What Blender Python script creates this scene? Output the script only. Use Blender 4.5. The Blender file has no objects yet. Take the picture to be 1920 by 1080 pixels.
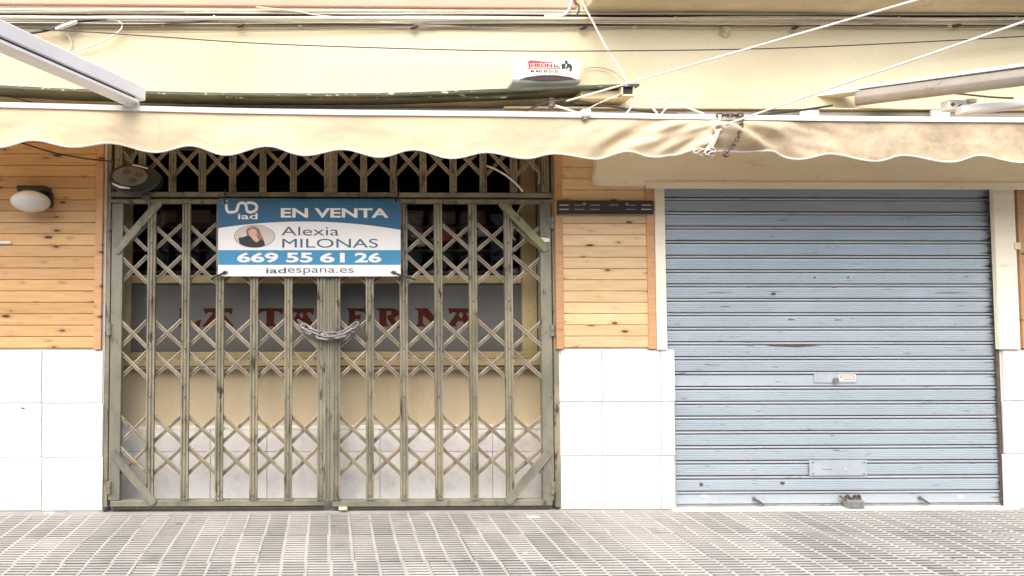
import bpy, bmesh, math, random
from mathutils import Vector, Matrix, Euler, noise as mnoise

rnd = random.Random(7)
C = bpy.context.scene.collection
S = bpy.context.scene

# ------------------------------------------------------------------ camera
CAM = Vector((0.0, -4.41, 1.611))
ROT = Euler((math.radians(92.0), 0, math.radians(-0.83)), 'XYZ')
F, PPX, PPY = 1081.0, 628.7, 522.3          # focal length and principal point, in pixels of a 1920 x 1080 frame
cd = bpy.data.cameras.new('camera'); cam = bpy.data.objects.new('camera', cd); C.objects.link(cam)
cam.location = CAM; cam.rotation_euler = ROT
cd.sensor_width = 36; cd.lens = 36 * F / 1920; cd.clip_start = 0.05; cd.clip_end = 2000
cd.shift_x = (960 - PPX) / 1920; cd.shift_y = -(540 - PPY) / 1920
S.camera = cam
# ------------------------------------------------------------------ light
w = bpy.data.worlds.new('World'); S.world = w; w.use_nodes = True
nt = w.node_tree; nt.nodes.clear()
sky = nt.nodes.new('ShaderNodeTexSky'); sky.sky_type = 'NISHITA'; sky.sun_disc = False
SUN_EL, SUN_AZ = math.radians(50), math.radians(205)     # azimuth clockwise from +Y: in front of the shops, a little to the left
sky.sun_elevation = SUN_EL; sky.sun_rotation = SUN_AZ
sky.air_density = 1.0; sky.dust_density = 4.0; sky.ozone_density = 1.0
bg = nt.nodes.new('ShaderNodeBackground'); bg.inputs[1].default_value = 0.15
out = nt.nodes.new('ShaderNodeOutputWorld')
nt.links.new(sky.outputs[0], bg.inputs[0]); nt.links.new(bg.outputs[0], out.inputs[0])
ld = bpy.data.lights.new('sun', 'SUN'); ld.energy = 1.2; ld.angle = math.radians(75); ld.color = (1, .97, .92)
sun = bpy.data.objects.new('sun', ld); C.objects.link(sun)
sdir = Vector((math.sin(SUN_AZ) * math.cos(SUN_EL), math.cos(SUN_AZ) * math.cos(SUN_EL), math.sin(SUN_EL)))
sun.rotation_euler = sdir.to_track_quat('Z', 'Y').to_euler(); sun.location = (0, -3, 8)
S.view_settings.view_transform = 'Standard'; S.view_settings.look = 'None'
S.view_settings.exposure = 1.38; S.view_settings.gamma = 1; S.view_settings.use_curve_mapping = False
S.cycles.use_denoising = True
S.cycles.max_bounces = 8; S.cycles.sample_clamp_indirect = 6

# ------------------------------------------------------------------ helpers
RM = ROT.to_matrix()
def P(px, py, Y=0.0):
    """the point of the plane y = Y that the photograph shows at a pixel"""
    d = RM @ Vector(((px - PPX) / F, -(py - PPY) / F, -1.0))
    return CAM + d * ((Y - CAM.y) / d.y)
def X(px, Y=0.0, py=600): return P(px, py, Y).x
def Z(py, Y=0.0, px=800): return P(px, py, Y).z

WL = {}
class MB:
    def __init__(s): s.v = []; s.f = []; s.m = []
    def add(s, vs, fs, mi=0):
        b = len(s.v); s.v += [Vector(v) for v in vs]
        for f in fs: s.f.append([b + i for i in f]); s.m.append(mi)
        return s
    def box(s, x0, x1, y0, y1, z0, z1, mi=0):
        return s.add([(x0,y0,z0),(x1,y0,z0),(x1,y1,z0),(x0,y1,z0),(x0,y0,z1),(x1,y0,z1),(x1,y1,z1),(x0,y1,z1)],
                     [(0,3,2,1),(4,5,6,7),(0,1,5,4),(1,2,6,5),(2,3,7,6),(3,0,4,7)], mi)
    def prof(s, pr, A, B, U, V, mi=0):
        """closed section pr [(u, v)] swept from A to B"""
        A, B, U, V = Vector(A), Vector(B), Vector(U), Vector(V); n = len(pr)
        vs = [A + U*u + V*v for u, v in pr] + [B + U*u + V*v for u, v in pr]
        fs = [(i, (i+1) % n, n + (i+1) % n, n + i) for i in range(n)] + [tuple(range(n))[::-1], tuple(range(n, 2*n))]
        return s.add(vs, fs, mi)
    def tube(s, pts, r, n=7, mi=0, closed=False):
        pts = [Vector(p) for p in pts]; k = len(pts); vs = []; fs = []; nrm = None
        for i, p in enumerate(pts):
            a = pts[(i-1) % k] if (closed or i) else p; b = pts[(i+1) % k] if (closed or i < k-1) else p
            t = (b - a).normalized()
            if nrm is None:
                nrm = t.orthogonal().normalized()
            nrm = (nrm - t * nrm.dot(t)).normalized(); bi = t.cross(nrm)
            rr = r(i / max(1, k-1)) if callable(r) else r
            vs += [p + (nrm*math.cos(2*math.pi*j/n) + bi*math.sin(2*math.pi*j/n))*rr for j in range(n)]
        for i in range(k if closed else k-1):
            q = (i+1) % k
            fs += [(i*n+j, i*n+(j+1) % n, q*n+(j+1) % n, q*n+j) for j in range(n)]
        if not closed: fs += [tuple(range(n))[::-1], tuple(range((k-1)*n, k*n))]
        return s.add(vs, fs, mi)
    def cyl(s, A, B, r, n=16, mi=0): return s.tube([A, B], r, n, mi)
    def plate(s, pts, Yf, t=.001, mi=0):
        """flat shape in a vertical plane: world (x, z) outline, front face at Yf, thickness t"""
        n = len(pts)
        vs = [(x, Yf, z) for x, z in pts] + [(x, Yf + t, z) for x, z in pts]
        return s.add(vs, [tuple(range(n)), tuple(range(n, 2*n))[::-1]] + [(i, (i+1) % n, n+(i+1) % n, n+i) for i in range(n)], mi)
    def lathe(s, prof, c, axis='z', n=24, sx=1.0, mi=0):
        """prof [(r, h)]; axis z up or y (towards the street is -y); sx widens x"""
        k = len(prof); vs = []; fs = []
        for r, h in prof:
            for j in range(n):
                a = 2*math.pi*j/n
                if axis == 'z': vs.append((c[0]+r*sx*math.cos(a), c[1]+r*math.sin(a), c[2]+h))
                else: vs.append((c[0]+r*sx*math.cos(a), c[1]-h, c[2]+r*math.sin(a)))
        for i in range(k-1): fs += [(i*n+j, i*n+(j+1) % n, (i+1)*n+(j+1) % n, (i+1)*n+j) for j in range(n)]
        fs += [tuple(range(n))[::-1], tuple(range((k-1)*n, k*n))]
        return s.add(vs, fs, mi)
    def mesh(s, name, mats, off, bevel=0, angle=32):
        me = bpy.data.meshes.new(name)
        bm = bmesh.new(); bv = [bm.verts.new(v - off) for v in s.v]
        for f, mi in zip(s.f, s.m):
            try:
                bf = bm.faces.new([bv[i] for i in f]); bf.material_index = mi
            except ValueError: pass
        bmesh.ops.recalc_face_normals(bm, faces=bm.faces[:])
        if bevel:
            es = [e for e in bm.edges if len(e.link_faces) == 2 and e.calc_face_angle(0) > .5]
            bmesh.ops.bevel(bm, geom=es, offset=bevel, segments=1, profile=.5, affect='EDGES')
        for f in bm.faces: f.smooth = True
        bm.to_mesh(me); bm.free()
        me.set_sharp_from_angle(angle=math.radians(angle))
        for m in (mats if isinstance(mats, (list, tuple)) else [mats]): me.materials.append(m)
        return me
    def build(s, name, mats, parent=None, bevel=0, angle=32, own=False):
        """link as ONE mesh object; own=True gives a part its own origin (per-piece texture offset is by object anyway)"""
        if parent is None or own:
            lo = [min(v[i] for v in s.v) for i in range(3)]; hi = [max(v[i] for v in s.v) for i in range(3)]
            off = Vector(((lo[0]+hi[0])/2, (lo[1]+hi[1])/2, lo[2]))
        else: off = WL[parent]
        o = bpy.data.objects.new(name, s.mesh(name, mats, off, bevel, angle)); C.objects.link(o)
        WL[o] = off
        if parent is not None:
            o.parent = parent; o.location = off - WL[parent]
        else: o.location = off
        return o
def tag(o, label=None, cat=None, group=None, kind=None):
    if label: o['label'] = label
    if cat: o['category'] = cat
    if group: o['group'] = group
    if kind: o['kind'] = kind
    return o
def thing(name, loc, label, cat, group=None):
    o = bpy.data.objects.new(name, None); C.objects.link(o); o.empty_display_size = .1
    o.location = Vector(loc); WL[o] = Vector(loc)
    return tag(o, label, cat, group)
def place(me, name, parent, pos, rot=None):
    o = bpy.data.objects.new(name, me); C.objects.link(o)
    base = WL[parent] if parent is not None else Vector((0,0,0))
    o.parent = parent; o.location = Vector(pos) - base
    if rot is not None: o.rotation_euler = rot
    WL[o] = Vector(pos); return o
def cr(pts, k=8):
    """smooth curve through points"""
    pts = [Vector(p) for p in pts]; o = []
    for i in range(len(pts)-1):
        p0 = pts[max(0, i-1)]; p1 = pts[i]; p2 = pts[i+1]; p3 = pts[min(len(pts)-1, i+2)]
        for j in range(k):
            t = j/k
            o.append(.5*((2*p1) + (p2-p0)*t + (2*p0-5*p1+4*p2-p3)*t*t + (3*p1-p0-3*p2+p3)*t**3))
    o.append(pts[-1]); return o
def ell(px, py, rx, ry, Y, n=28):
    c = P(px, py, Y); a = P(px+rx, py, Y).x - c.x; b = c.z - P(px, py+ry, Y).z
    return [(c.x + a*math.cos(2*math.pi*i/n), c.z + b*math.sin(2*math.pi*i/n)) for i in range(n)]
def pxpoly(pts, Y): return [(P(x, y, Y).x, P(x, y, Y).z) for x, y in pts]

# ------------------------------------------------------------------ materials
class NT:
    def __init__(s, name):
        s.mat = bpy.data.materials.new(name); s.mat.use_nodes = True; s.t = s.mat.node_tree; s.t.nodes.clear()
        s.o = s.n('ShaderNodeOutputMaterial'); s.b = s.n('ShaderNodeBsdfPrincipled'); s.l(s.b.outputs[0], s.o.inputs[0])
    def n(s, ty, **k):
        x = s.t.nodes.new(ty)
        for a, b in k.items(): setattr(x, a, b)
        return x
    def l(s, a, b): s.t.links.new(a, b)
    def coords(s, scale=(1,1,1), rand=True, world=False):
        if world: src = s.n('ShaderNodeNewGeometry').outputs['Position']
        else: src = s.n('ShaderNodeTexCoord').outputs['Object']
        if rand and not world:
            oi = s.n('ShaderNodeObjectInfo'); m = s.n('ShaderNodeVectorMath', operation='SCALE')
            cx = s.n('ShaderNodeCombineXYZ')
            for i in range(3): s.l(oi.outputs['Random'], cx.inputs[i])
            s.l(cx.outputs[0], m.inputs[0]); m.inputs['Scale'].default_value = 37.3
            a = s.n('ShaderNodeVectorMath', operation='ADD'); s.l(src, a.inputs[0]); s.l(m.outputs[0], a.inputs[1]); src = a.outputs[0]
        q = s.n('ShaderNodeVectorMath', operation='MULTIPLY'); s.l(src, q.inputs[0]); q.inputs[1].default_value = scale
        return q.outputs[0]
    def noise(s, co, scale, detail=5, rough=.6):
        x = s.n('ShaderNodeTexNoise'); s.l(co, x.inputs['Vector']); x.inputs['Scale'].default_value = scale
        x.inputs['Detail'].default_value = detail; x.inputs['Roughness'].default_value = rough; return x.outputs['Fac']
    def ramp(s, fac, a, b, ca=0.0, cb=1.0):
        x = s.n('ShaderNodeMapRange', clamp=True); s.l(fac, x.inputs['Value'])
        for i, v in zip(('From Min','From Max','To Min','To Max'), (a, b, ca, cb)): x.inputs[i].default_value = v
        return x.outputs[0]
    def mix(s, fac, a, b):
        x = s.n('ShaderNodeMix', data_type='RGBA')
        for sock, v in ((x.inputs[0], fac), (x.inputs[6], a), (x.inputs[7], b)):
            if isinstance(v, (int, float)): sock.default_value = v
            elif isinstance(v, (tuple, list)): sock.default_value = (*v, 1)
            else: s.l(v, sock)
        return x.outputs[2]
    def math(s, op, a, b=0.0):
        x = s.n('ShaderNodeMath', operation=op)
        for i, v in enumerate((a, b)):
            if isinstance(v, (int, float)): x.inputs[i].default_value = v
            else: s.l(v, x.inputs[i])
        return x.outputs[0]
    def bump(s, h, strength=.3, dist=.01):
        x = s.n('ShaderNodeBump'); x.inputs['Strength'].default_value = strength; x.inputs['Distance'].default_value = dist
        s.l(h, x.inputs['Height']); s.l(x.outputs[0], s.b.inputs['Normal'])
    def done(s, col, rough=.6, metal=0, spec=.5):
        if isinstance(col, (tuple, list)): s.b.inputs['Base Color'].default_value = (*col, 1)
        else: s.l(col, s.b.inputs['Base Color'])
        if isinstance(rough, (int, float)): s.b.inputs['Roughness'].default_value = rough
        else: s.l(rough, s.b.inputs['Roughness'])
        s.b.inputs['Metallic'].default_value = metal; s.b.inputs['Specular IOR Level'].default_value = spec
        return s.mat
def weather(name, c1, c2, c3=None, s2=3, t2=(.4, .65), s3=20, t3=(.62, .66), rough=.6, metal=0, spec=.5, bump=.2, bs=60, bd=.004,
            stretch=(1,1,1), grain=.25, gs=180, stretch3=None, world=False):
    """base colour c1, drifting to c2 in large patches, flaked to c3 in small ones, with fine grain"""
    m = NT(name); co = m.coords(stretch, world=world)
    col = m.mix(m.ramp(m.noise(co, s2), *t2), c1, c2)
    if c3:
        co3 = m.coords(stretch3 or stretch, world=world)
        col = m.mix(m.ramp(m.noise(co3, s3, 6, .65), *t3), col, c3)
    g = m.noise(co, gs, 3, .7)
    hsv = m.n('ShaderNodeHueSaturation'); m.l(m.ramp(g, .25, .75, 1-grain, 1+grain), hsv.inputs['Value']); m.l(col, hsv.inputs['Color'])
    if bump: m.bump(m.noise(co, bs, 5, .6), bump, bd)
    return m.done(hsv.outputs[0], rough, metal, spec)
def wood(name, a, b, knot):
    m = NT(name); co = m.coords((1,1,1))
    tc = m.coords((1.3, 3, 17)); n1 = m.noise(tc, 2.2, 5, .62)
    n2 = m.noise(m.coords((2.5, 4, 60)), 3.0, 4, .6)
    col = m.mix(m.ramp(n1, .32, .68), a, b)
    col = m.mix(m.math('MULTIPLY', m.ramp(n2, .5, .72), .45), col, tuple(x*.62 for x in a))
    oi = m.n('ShaderNodeObjectInfo')
    hsv = m.n('ShaderNodeHueSaturation'); m.l(m.ramp(oi.outputs['Random'], 0, 1, .84, 1.12), hsv.inputs['Value']); m.l(col, hsv.inputs['Color']); col = hsv.outputs[0]
    # knots: sparse voronoi cells, a dark core in a brown ring
    vo = m.n('ShaderNodeTexVoronoi', feature='F1', voronoi_dimensions='2D'); vo.inputs['Scale'].default_value = 1.0
    wco = m.coords((3.4, 1.0, 9.5)); sx = m.n('ShaderNodeSeparateXYZ'); m.l(wco, sx.inputs[0]); cx = m.n('ShaderNodeCombineXYZ')
    m.l(sx.outputs[0], cx.inputs[0]); m.l(sx.outputs[2], cx.inputs[1]); m.l(cx.outputs[0], vo.inputs['Vector'])
    sep = m.n('ShaderNodeSeparateColor'); m.l(vo.outputs['Color'], sep.inputs[0])
    size = m.ramp(sep.outputs[0], .25, 1.0, -.03, .118)
    jig = m.math('MULTIPLY', m.math('SUBTRACT', m.noise(co, 55, 2), .5), .06)
    d = m.math('SUBTRACT', m.math('ADD', vo.outputs['Distance'], jig), size)
    col = m.mix(m.ramp(d, .0, .16, .5, 0), col, tuple(x*.55 for x in a))
    col = m.mix(m.ramp(d, -.03, .015, 1, 0), col, knot)
    m.bump(n2, .12, .003)
    return m.done(col, .48, 0, .35)

cream = weather('cream_plaster', (.68,.61,.42), (.62,.54,.35), (.47,.40,.26), s2=1.1, t2=(.42,.7), s3=5, t3=(.66,.78), rough=.85, bump=.25, bs=45, grain=.06, gs=90, spec=.2)
cream_dirty = weather('dirty_cream_plaster', (.62,.54,.37), (.50,.42,.28), (.32,.26,.18), s2=1.6, s3=6, t3=(.62,.75), rough=.85, bump=.3, bs=45, grain=.1, stretch=(1,1,2.5), spec=.2)
lint_m = weather('lintel_plaster', (.86,.80,.64), (.80,.73,.56), (.50,.42,.29), s2=1.6, s3=4, t3=(.60,.80), rough=.85, bump=.3, bs=45, grain=.08, stretch=(.7,1,2.5), spec=.2)
pink = weather('pink_plaster', (.72,.42,.30), (.66,.38,.27), (.45,.30,.22), s2=2, s3=14, t3=(.66,.7), rough=.85, bump=.5, bs=25, grain=.08, spec=.2)
white_pl = weather('white_plaster', (.78,.75,.68), (.66,.61,.50), (.36,.31,.24), s2=4, s3=10, t3=(.6,.66), rough=.8, bump=.3, grain=.08, spec=.2)
tan_pl = weather('tan_plaster', (.56,.46,.30), (.46,.37,.23), (.30,.23,.13), s2=1.3, t2=(.4,.7), s3=2.2, t3=(.62,.85), rough=.7, bump=.15, bs=70, grain=.08, stretch=(1.8,1,.6), spec=.3)
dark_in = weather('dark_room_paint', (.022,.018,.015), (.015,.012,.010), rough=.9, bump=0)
def tile_mat(name, a, b, c):
    m = NT(name); co = m.coords((1, 1, 1))
    f = m.ramp(m.noise(co, 5, 8, .72), .48, .66)
    col = m.mix(f, a, b)
    v = m.ramp(m.noise(m.coords((1.2,1,1)), 14, 9, .80), .585, .68)
    col = m.mix(m.math('MULTIPLY', v, .75), col, c)
    v2 = m.ramp(m.noise(m.coords((1.0,1,.8)), 26, 4, .6), .745, .765)
    col = m.mix(m.math('MULTIPLY', v2, .8), col, tuple(k*.42 for k in c))
    return m.done(col, .22, 0, .5)
tile_w = tile_mat('white_tile', (.76,.755,.74), (.70,.69,.67), (.42,.395,.36))
tile_g = tile_mat('marbled_tile', (.80,.78,.75), (.66,.64,.61), (.40,.37,.34))
joint_m = weather('tile_grout', (.46,.44,.40), (.33,.31,.28), rough=.9, bump=0)
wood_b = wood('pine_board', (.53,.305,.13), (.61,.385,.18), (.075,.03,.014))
wood_r = wood('pale_pine_board', (.68,.46,.24), (.76,.56,.32), (.09,.045,.022))
wood_t = wood('pine_trim', (.52,.285,.14), (.59,.34,.175), (.10,.04,.018))
gate_m = weather('aged_gate_paint', (.275,.247,.172), (.16,.147,.104), (.05,.034,.022), s2=5, t2=(.38,.62), s3=13, t3=(.56,.66), rough=.55, spec=.4, bump=.35, bs=50, bd=.003, grain=.22, gs=140, stretch=(1.4,1.4,.5))
gate_grey = weather('aged_gate_metal', (.235,.222,.165), (.142,.14,.108), (.055,.045,.03), s2=4, t2=(.38,.66), s3=16, t3=(.60,.70), rough=.5, spec=.45, bump=.35, bs=50, bd=.003, grain=.22, stretch=(1.2,1.2,.6))
slat_m = weather('lattice_slat_metal', (.32,.275,.195), (.20,.165,.115), (.07,.048,.03), s2=7, s3=18, t3=(.60,.70), rough=.45, spec=.5, bump=.25, grain=.2)
brace_m = weather('green_brace_paint', (.27,.245,.125), (.165,.185,.105), (.10,.085,.05), s2=6, s3=18, t3=(.58,.68), rough=.55, bump=.3, grain=.2)
frame_y = weather('ochre_window_paint', (.46,.36,.18), (.38,.29,.14), (.22,.16,.08), s2=2.5, s3=9, t3=(.66,.75), rough=.5, bump=.1, grain=.08)
pipe_m = weather('dull_pipe', (.30,.25,.20), (.20,.165,.13), rough=.4, metal=.4, bump=.1)
black_p = weather('black_plastic', (.018,.018,.018), (.028,.027,.026), rough=.4, bump=0)
black_m = weather('black_metal', (.032,.027,.022), (.05,.04,.032), (.10,.09,.07), s3=30, t3=(.68,.72), rough=.5, bump=.1)
white_al = weather('white_aluminium', (.82,.81,.79), (.76,.74,.70), (.55,.50,.42), s2=3, s3=12, t3=(.72,.8), rough=.35, bump=0, grain=.04)
off_white = weather('off_white_plastic', (.78,.74,.66), (.68,.63,.53), rough=.4, bump=0, grain=.05)
grey_al = weather('grey_profile', (.36,.33,.28), (.28,.25,.21), (.16,.13,.10), s2=3, s3=8, t3=(.62,.72), rough=.55, bump=.1, grain=.12)
reel_g = weather('reel_grey', (.17,.155,.14), (.14,.13,.12), rough=.5, bump=0)
green_m = weather('flaking_green_paint', (.06,.082,.055), (.045,.06,.042), (.55,.50,.38), s2=5, s3=16, t3=(.60,.63), rough=.6, bump=.3, grain=.2, stretch=(.7,1,1.6))
under_m = weather('canopy_underside', (.13,.125,.085), (.09,.088,.06), rough=.7, bump=.1)
conduit = weather('cream_conduit', (.84,.79,.66), (.74,.67,.52), (.40,.33,.24), s2=1.4, s3=7, t3=(.60,.74), rough=.6, bump=.1, grain=.1, stretch=(.6,3,3))
conduit_d = weather('dirty_conduit', (.46,.39,.27), (.34,.28,.19), (.16,.13,.09), s2=1.4, s3=7, t3=(.58,.72), rough=.7, bump=.1, grain=.12, stretch=(.6,3,3))
wire_b = weather('black_cable', (.02,.02,.02), (.035,.033,.03), rough=.5, bump=0)
rope_w = weather('white_rope', (.80,.77,.70), (.66,.61,.52), rough=.8, bump=.6, bs=260, grain=.12)
rope_d = weather('worn_rope', (.60,.53,.43), (.42,.36,.28), rough=.9, bump=.6, bs=260, grain=.2)
steel = weather('chain_steel', (.27,.25,.24), (.18,.16,.15), (.10,.07,.045), s2=20, s3=40, t3=(.6,.68), rough=.5, metal=.25, bump=.2, grain=.2)
steel_d = weather('grey_steel', (.34,.34,.33), (.25,.25,.24), (.12,.10,.08), s2=8, s3=20, t3=(.6,.7), rough=.45, metal=.5, bump=.2)
rust = weather('rusty_dark_metal', (.12,.09,.07), (.07,.055,.045), (.30,.26,.22), s2=20, s3=40, rough=.7, bump=.4)
globe_m = weather('opal_glass', (.66,.63,.60), (.60,.56,.52), rough=.12, bump=.05, bs=20, grain=.03)
sw = weather('sign_white', (.84,.82,.79), (.80,.78,.75), rough=.35, bump=0, grain=.03)
sb = weather('sign_blue', (.020,.115,.22), (.025,.13,.24), rough=.35, bump=0, grain=.04)
sl = weather('sign_light_blue', (.055,.25,.43), (.06,.265,.45), rough=.35, bump=0, grain=.04)
ink = weather('ink_slate', (.07,.10,.14), (.075,.105,.15), rough=.5, bump=0, grain=0)
ink_b = weather('ink_blue', (.055,.125,.20), (.06,.13,.21), rough=.5, bump=0, grain=0)
beige_p = weather('print_beige', (.58,.50,.44), (.66,.59,.53), s2=6, rough=.4, bump=0, grain=.03)
skin_p = weather('print_skin', (.62,.36,.25), (.70,.44,.32), s2=60, rough=.4, bump=0, grain=.05)
hair_p = weather('print_hair', (.22,.12,.055), (.40,.25,.13), s2=50, rough=.4, bump=0, grain=.1)
blk_p = weather('print_black', (.018,.018,.02), (.028,.028,.03), rough=.4, bump=0)
red_p = weather('print_red', (.50,.02,.02), (.45,.02,.02), rough=.4, bump=0, grain=.03)
lens_m = weather('smoked_red_lens', (.075,.03,.025), (.055,.022,.02), rough=.2, bump=0)
maroon = weather('maroon_vinyl', (.062,.010,.003), (.052,.009,.003), spec=.15, rough=.7, bump=0)
crate_r = weather('red_plastic', (.72,.035,.03), (.62,.03,.025), rough=.4, bump=0)
carton = weather('pale_carton', (.82,.79,.73), (.72,.68,.62), rough=.7, bump=0)
cab_m = weather('brown_cabinet', (.36,.25,.13), (.28,.19,.10), rough=.6, bump=0, stretch=(1,1,8))
yellow_t = weather('yellow_tape', (.72,.64,.40), (.75,.60,.26), rough=.6, bump=0)
orange_s = weather('sticker_orange', (.70,.20,.07), (.62,.17,.06), rough=.5, bump=0)
# shutter: blue-grey coated steel, scuffed along the slats
def shutter_mat():
    m = NT('shutter_steel'); co = m.coords((.5, 1, 1.0), world=True)
    col = m.mix(m.ramp(m.noise(co, 2.0, 6), .35, .7), (.41,.475,.525), (.48,.545,.59))
    s = m.ramp(m.noise(m.coords((.9, 1, 9), world=True), 5.5, 6, .7), .625, .675)
    col = m.mix(m.math('MULTIPLY', s, .8), col, (.085,.085,.085))
    s2 = m.ramp(m.noise(m.coords((2.2, 1, 5), world=True), 9, 5, .7), .69, .72)
    col = m.mix(m.math('MULTIPLY', s2, .7), col, (.66,.68,.70))
    # grime creeping in from the right-hand guide
    g = m.n('ShaderNodeNewGeometry'); sp = m.n('ShaderNodeSeparateXYZ'); m.l(g.outputs['Position'], sp.inputs[0])
    edge = m.math('ADD', m.ramp(sp.outputs[0], X(1800), X(1888), 0, 1), m.math('MULTIPLY', m.math('SUBTRACT', m.noise(m.coords((1, 1, 14), world=True), 3, 6, .7), .5), 1.5))
    col = m.mix(m.ramp(edge, .72, .95), col, (.045,.045,.05))
    m.bump(m.noise(co, 3, 3), .06, .01)
    return m.done(col, m.ramp(m.noise(co, 6, 4), .3, .7, .30, .42), .2, .5)
shut_m = shutter_mat()
plate_m = weather('scuffed_plate', (.39,.435,.475), (.33,.37,.405), (.60,.62,.63), s2=6, s3=14, t3=(.66,.69), rough=.4, bump=.1, grain=.1)
shut_edge = weather('shutter_hinge_roll', (.46,.485,.51), (.38,.40,.42), (.14,.13,.12), s2=3, s3=9, t3=(.62,.7), rough=.35, metal=.3, bump=.05, grain=.05, stretch=(.4,1,3))
# awning canvas: tan, dirtier towards the right-hand end
def canvas_mat(name, a, b, dirt):
    m = NT(name); co = m.coords((1,1,1), world=True)
    col = m.mix(m.ramp(m.noise(co, 1.7, 5), .35, .7), a, b)
    g = m.n('ShaderNodeNewGeometry'); sp = m.n('ShaderNodeSeparateXYZ'); m.l(g.outputs['Position'], sp.inputs[0])
    amt = m.ramp(sp.outputs[0], X(900, -.7), X(1500, -.7), 0.03, .95)
    st = m.ramp(m.noise(m.coords((1, 1, 1.6), world=True), 3.2, 8, .72), .34, .62)
    col = m.mix(m.math('MULTIPLY', st, amt), col, dirt)
    sp2 = m.ramp(m.noise(co, 38, 4, .7), .72, .75)
    col = m.mix(m.math('MULTIPLY', sp2, .5), col, tuple(x*.6 for x in dirt))
    wv = m.noise(m.coords((1,1,1), world=True), 420, 2)
    m.bump(wv, .12, .001)
    tl = m.n('ShaderNodeBsdfTranslucent'); m.l(col, tl.inputs[0]); mx = m.n('ShaderNodeMixShader'); mx.inputs[0].default_value = .40
    m.done(col, .9, 0, .1); m.l(m.b.outputs[0], mx.inputs[1]); m.l(tl.outputs[0], mx.inputs[2]); m.l(mx.outputs[0], m.o.inputs[0]); return m.mat
canvas = canvas_mat('awning_canvas', (.90,.785,.565), (.86,.715,.495), (.52,.425,.295))
piping_m = weather('white_piping', (.78,.73,.64), (.66,.60,.50), rough=.8, bump=0)
# paving
def paving_mat(name, a, b, dust):
    m = NT(name); co = m.coords((1,1,1), world=True)
    oi = m.n('ShaderNodeObjectInfo')
    col = m.mix(m.ramp(m.noise(co, 1.6, 6), .38, .66), a, b)
    hsv = m.n('ShaderNodeHueSaturation'); m.l(m.ramp(oi.outputs['Random'], 0, 1, .82, 1.14), hsv.inputs['Value']); m.l(col, hsv.inputs['Color']); col = hsv.outputs[0]
    sp = m.n('ShaderNodeSeparateXYZ'); g = m.n('ShaderNodeNewGeometry'); m.l(g.outputs['Position'], sp.inputs[0])
    n = m.math('MULTIPLY', m.math('SUBTRACT', m.noise(co, 2.4, 7, .65), .5), .9)
    nearwall = m.ramp(m.math('ADD', sp.outputs[1], m.math('MULTIPLY', n, .5)), -.30, .02)
    patch = m.math('MULTIPLY', m.ramp(m.math('ADD', sp.outputs[0], n), X(980), X(1090)), m.ramp(m.math('ADD', sp.outputs[0], n), X(1180), X(1330), 1, 0))
    fac = m.math('MAXIMUM', m.math('MULTIPLY', nearwall, .45), m.math('MULTIPLY', patch, m.ramp(sp.outputs[1], -.9, -.2, .25, .8)))
    col = m.mix(fac, col, dust)
    st = m.ramp(m.noise(m.coords((.8,1,1), world=True), 3.1, 7, .66), .55, .70)
    col = m.mix(m.math('MULTIPLY', st, .5), col, (.11,.105,.095))
    gum = m.ramp(m.noise(co, 11, 2, .4), .735, .75)
    col = m.mix(m.math('MULTIPLY', gum, .6), col, (.085,.08,.075))
    spk = m.noise(co, 60, 5, .75)
    col = m.mix(m.ramp(spk, .62, .70, 0, .55), col, (.55,.52,.48))
    col = m.mix(m.ramp(spk, .40, .30, 0, .6), col, (.07,.065,.06))
    m.bump(m.noise(co, 90, 5, .7), .4, .004)
    return m.done(col, .75, 0, .3)
pave = paving_mat('grey_paving', (.43,.415,.385), (.33,.318,.292), (.38,.37,.345))
pave_d = paving_mat('groove_dirt', (.135,.13,.12), (.095,.09,.082), (.30,.285,.265))
mortar = weather('pale_mortar', (.40,.388,.362), (.31,.30,.278), (.19,.182,.168), s2=3, s3=9, t3=(.56,.70), rough=.9, bump=.3, grain=.2, world=True)
asphalt = weather('road_asphalt', (.055,.053,.05), (.07,.067,.063), rough=.9, bump=.4, bs=200, world=True)
# window glass: clear, mirror-like at grazing angles
def glass_mat(name, tint):
    m = NT(name); m.t.nodes.remove(m.b)
    tr = m.n('ShaderNodeBsdfTransparent'); tr.inputs[0].default_value = (*tint, 1)
    gl = m.n('ShaderNodeBsdfGlossy'); gl.inputs['Roughness'].default_value = .03
    fr = m.n('ShaderNodeFresnel'); fr.inputs['IOR'].default_value = 1.5
    mx = m.n('ShaderNodeMixShader'); m.l(fr.outputs[0], mx.inputs[0]); m.l(tr.outputs[0], mx.inputs[1]); m.l(gl.outputs[0], mx.inputs[2])
    m.l(mx.outputs[0], m.o.inputs[0]); return m.mat
glass = glass_mat('clear_glass', (.90,.90,.88))
def frosted():
    m = NT('grey_film_glass'); co = m.coords((1,1,1), world=True)
    col = m.mix(m.ramp(m.noise(co, 1.4, 4), .35, .7), (.15,.145,.132), (.115,.112,.105))
    m.bump(m.noise(co, 1.3, 2), .05, .02)
    return m.done(col, .09, 0, .55)
film = frosted()

# ------------------------------------------------------------------ ground
zt = .012
mb = MB(); mb.box(-400, 400, -400, 60, -.3, -.16); tag(mb.build('road', asphalt), kind='structure')
mb = MB(); mb.box(-40, 40, -4.3, 4.0, -.16, .0025); pavement = tag(mb.build('pavement', pave_d), kind='structure')
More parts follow.
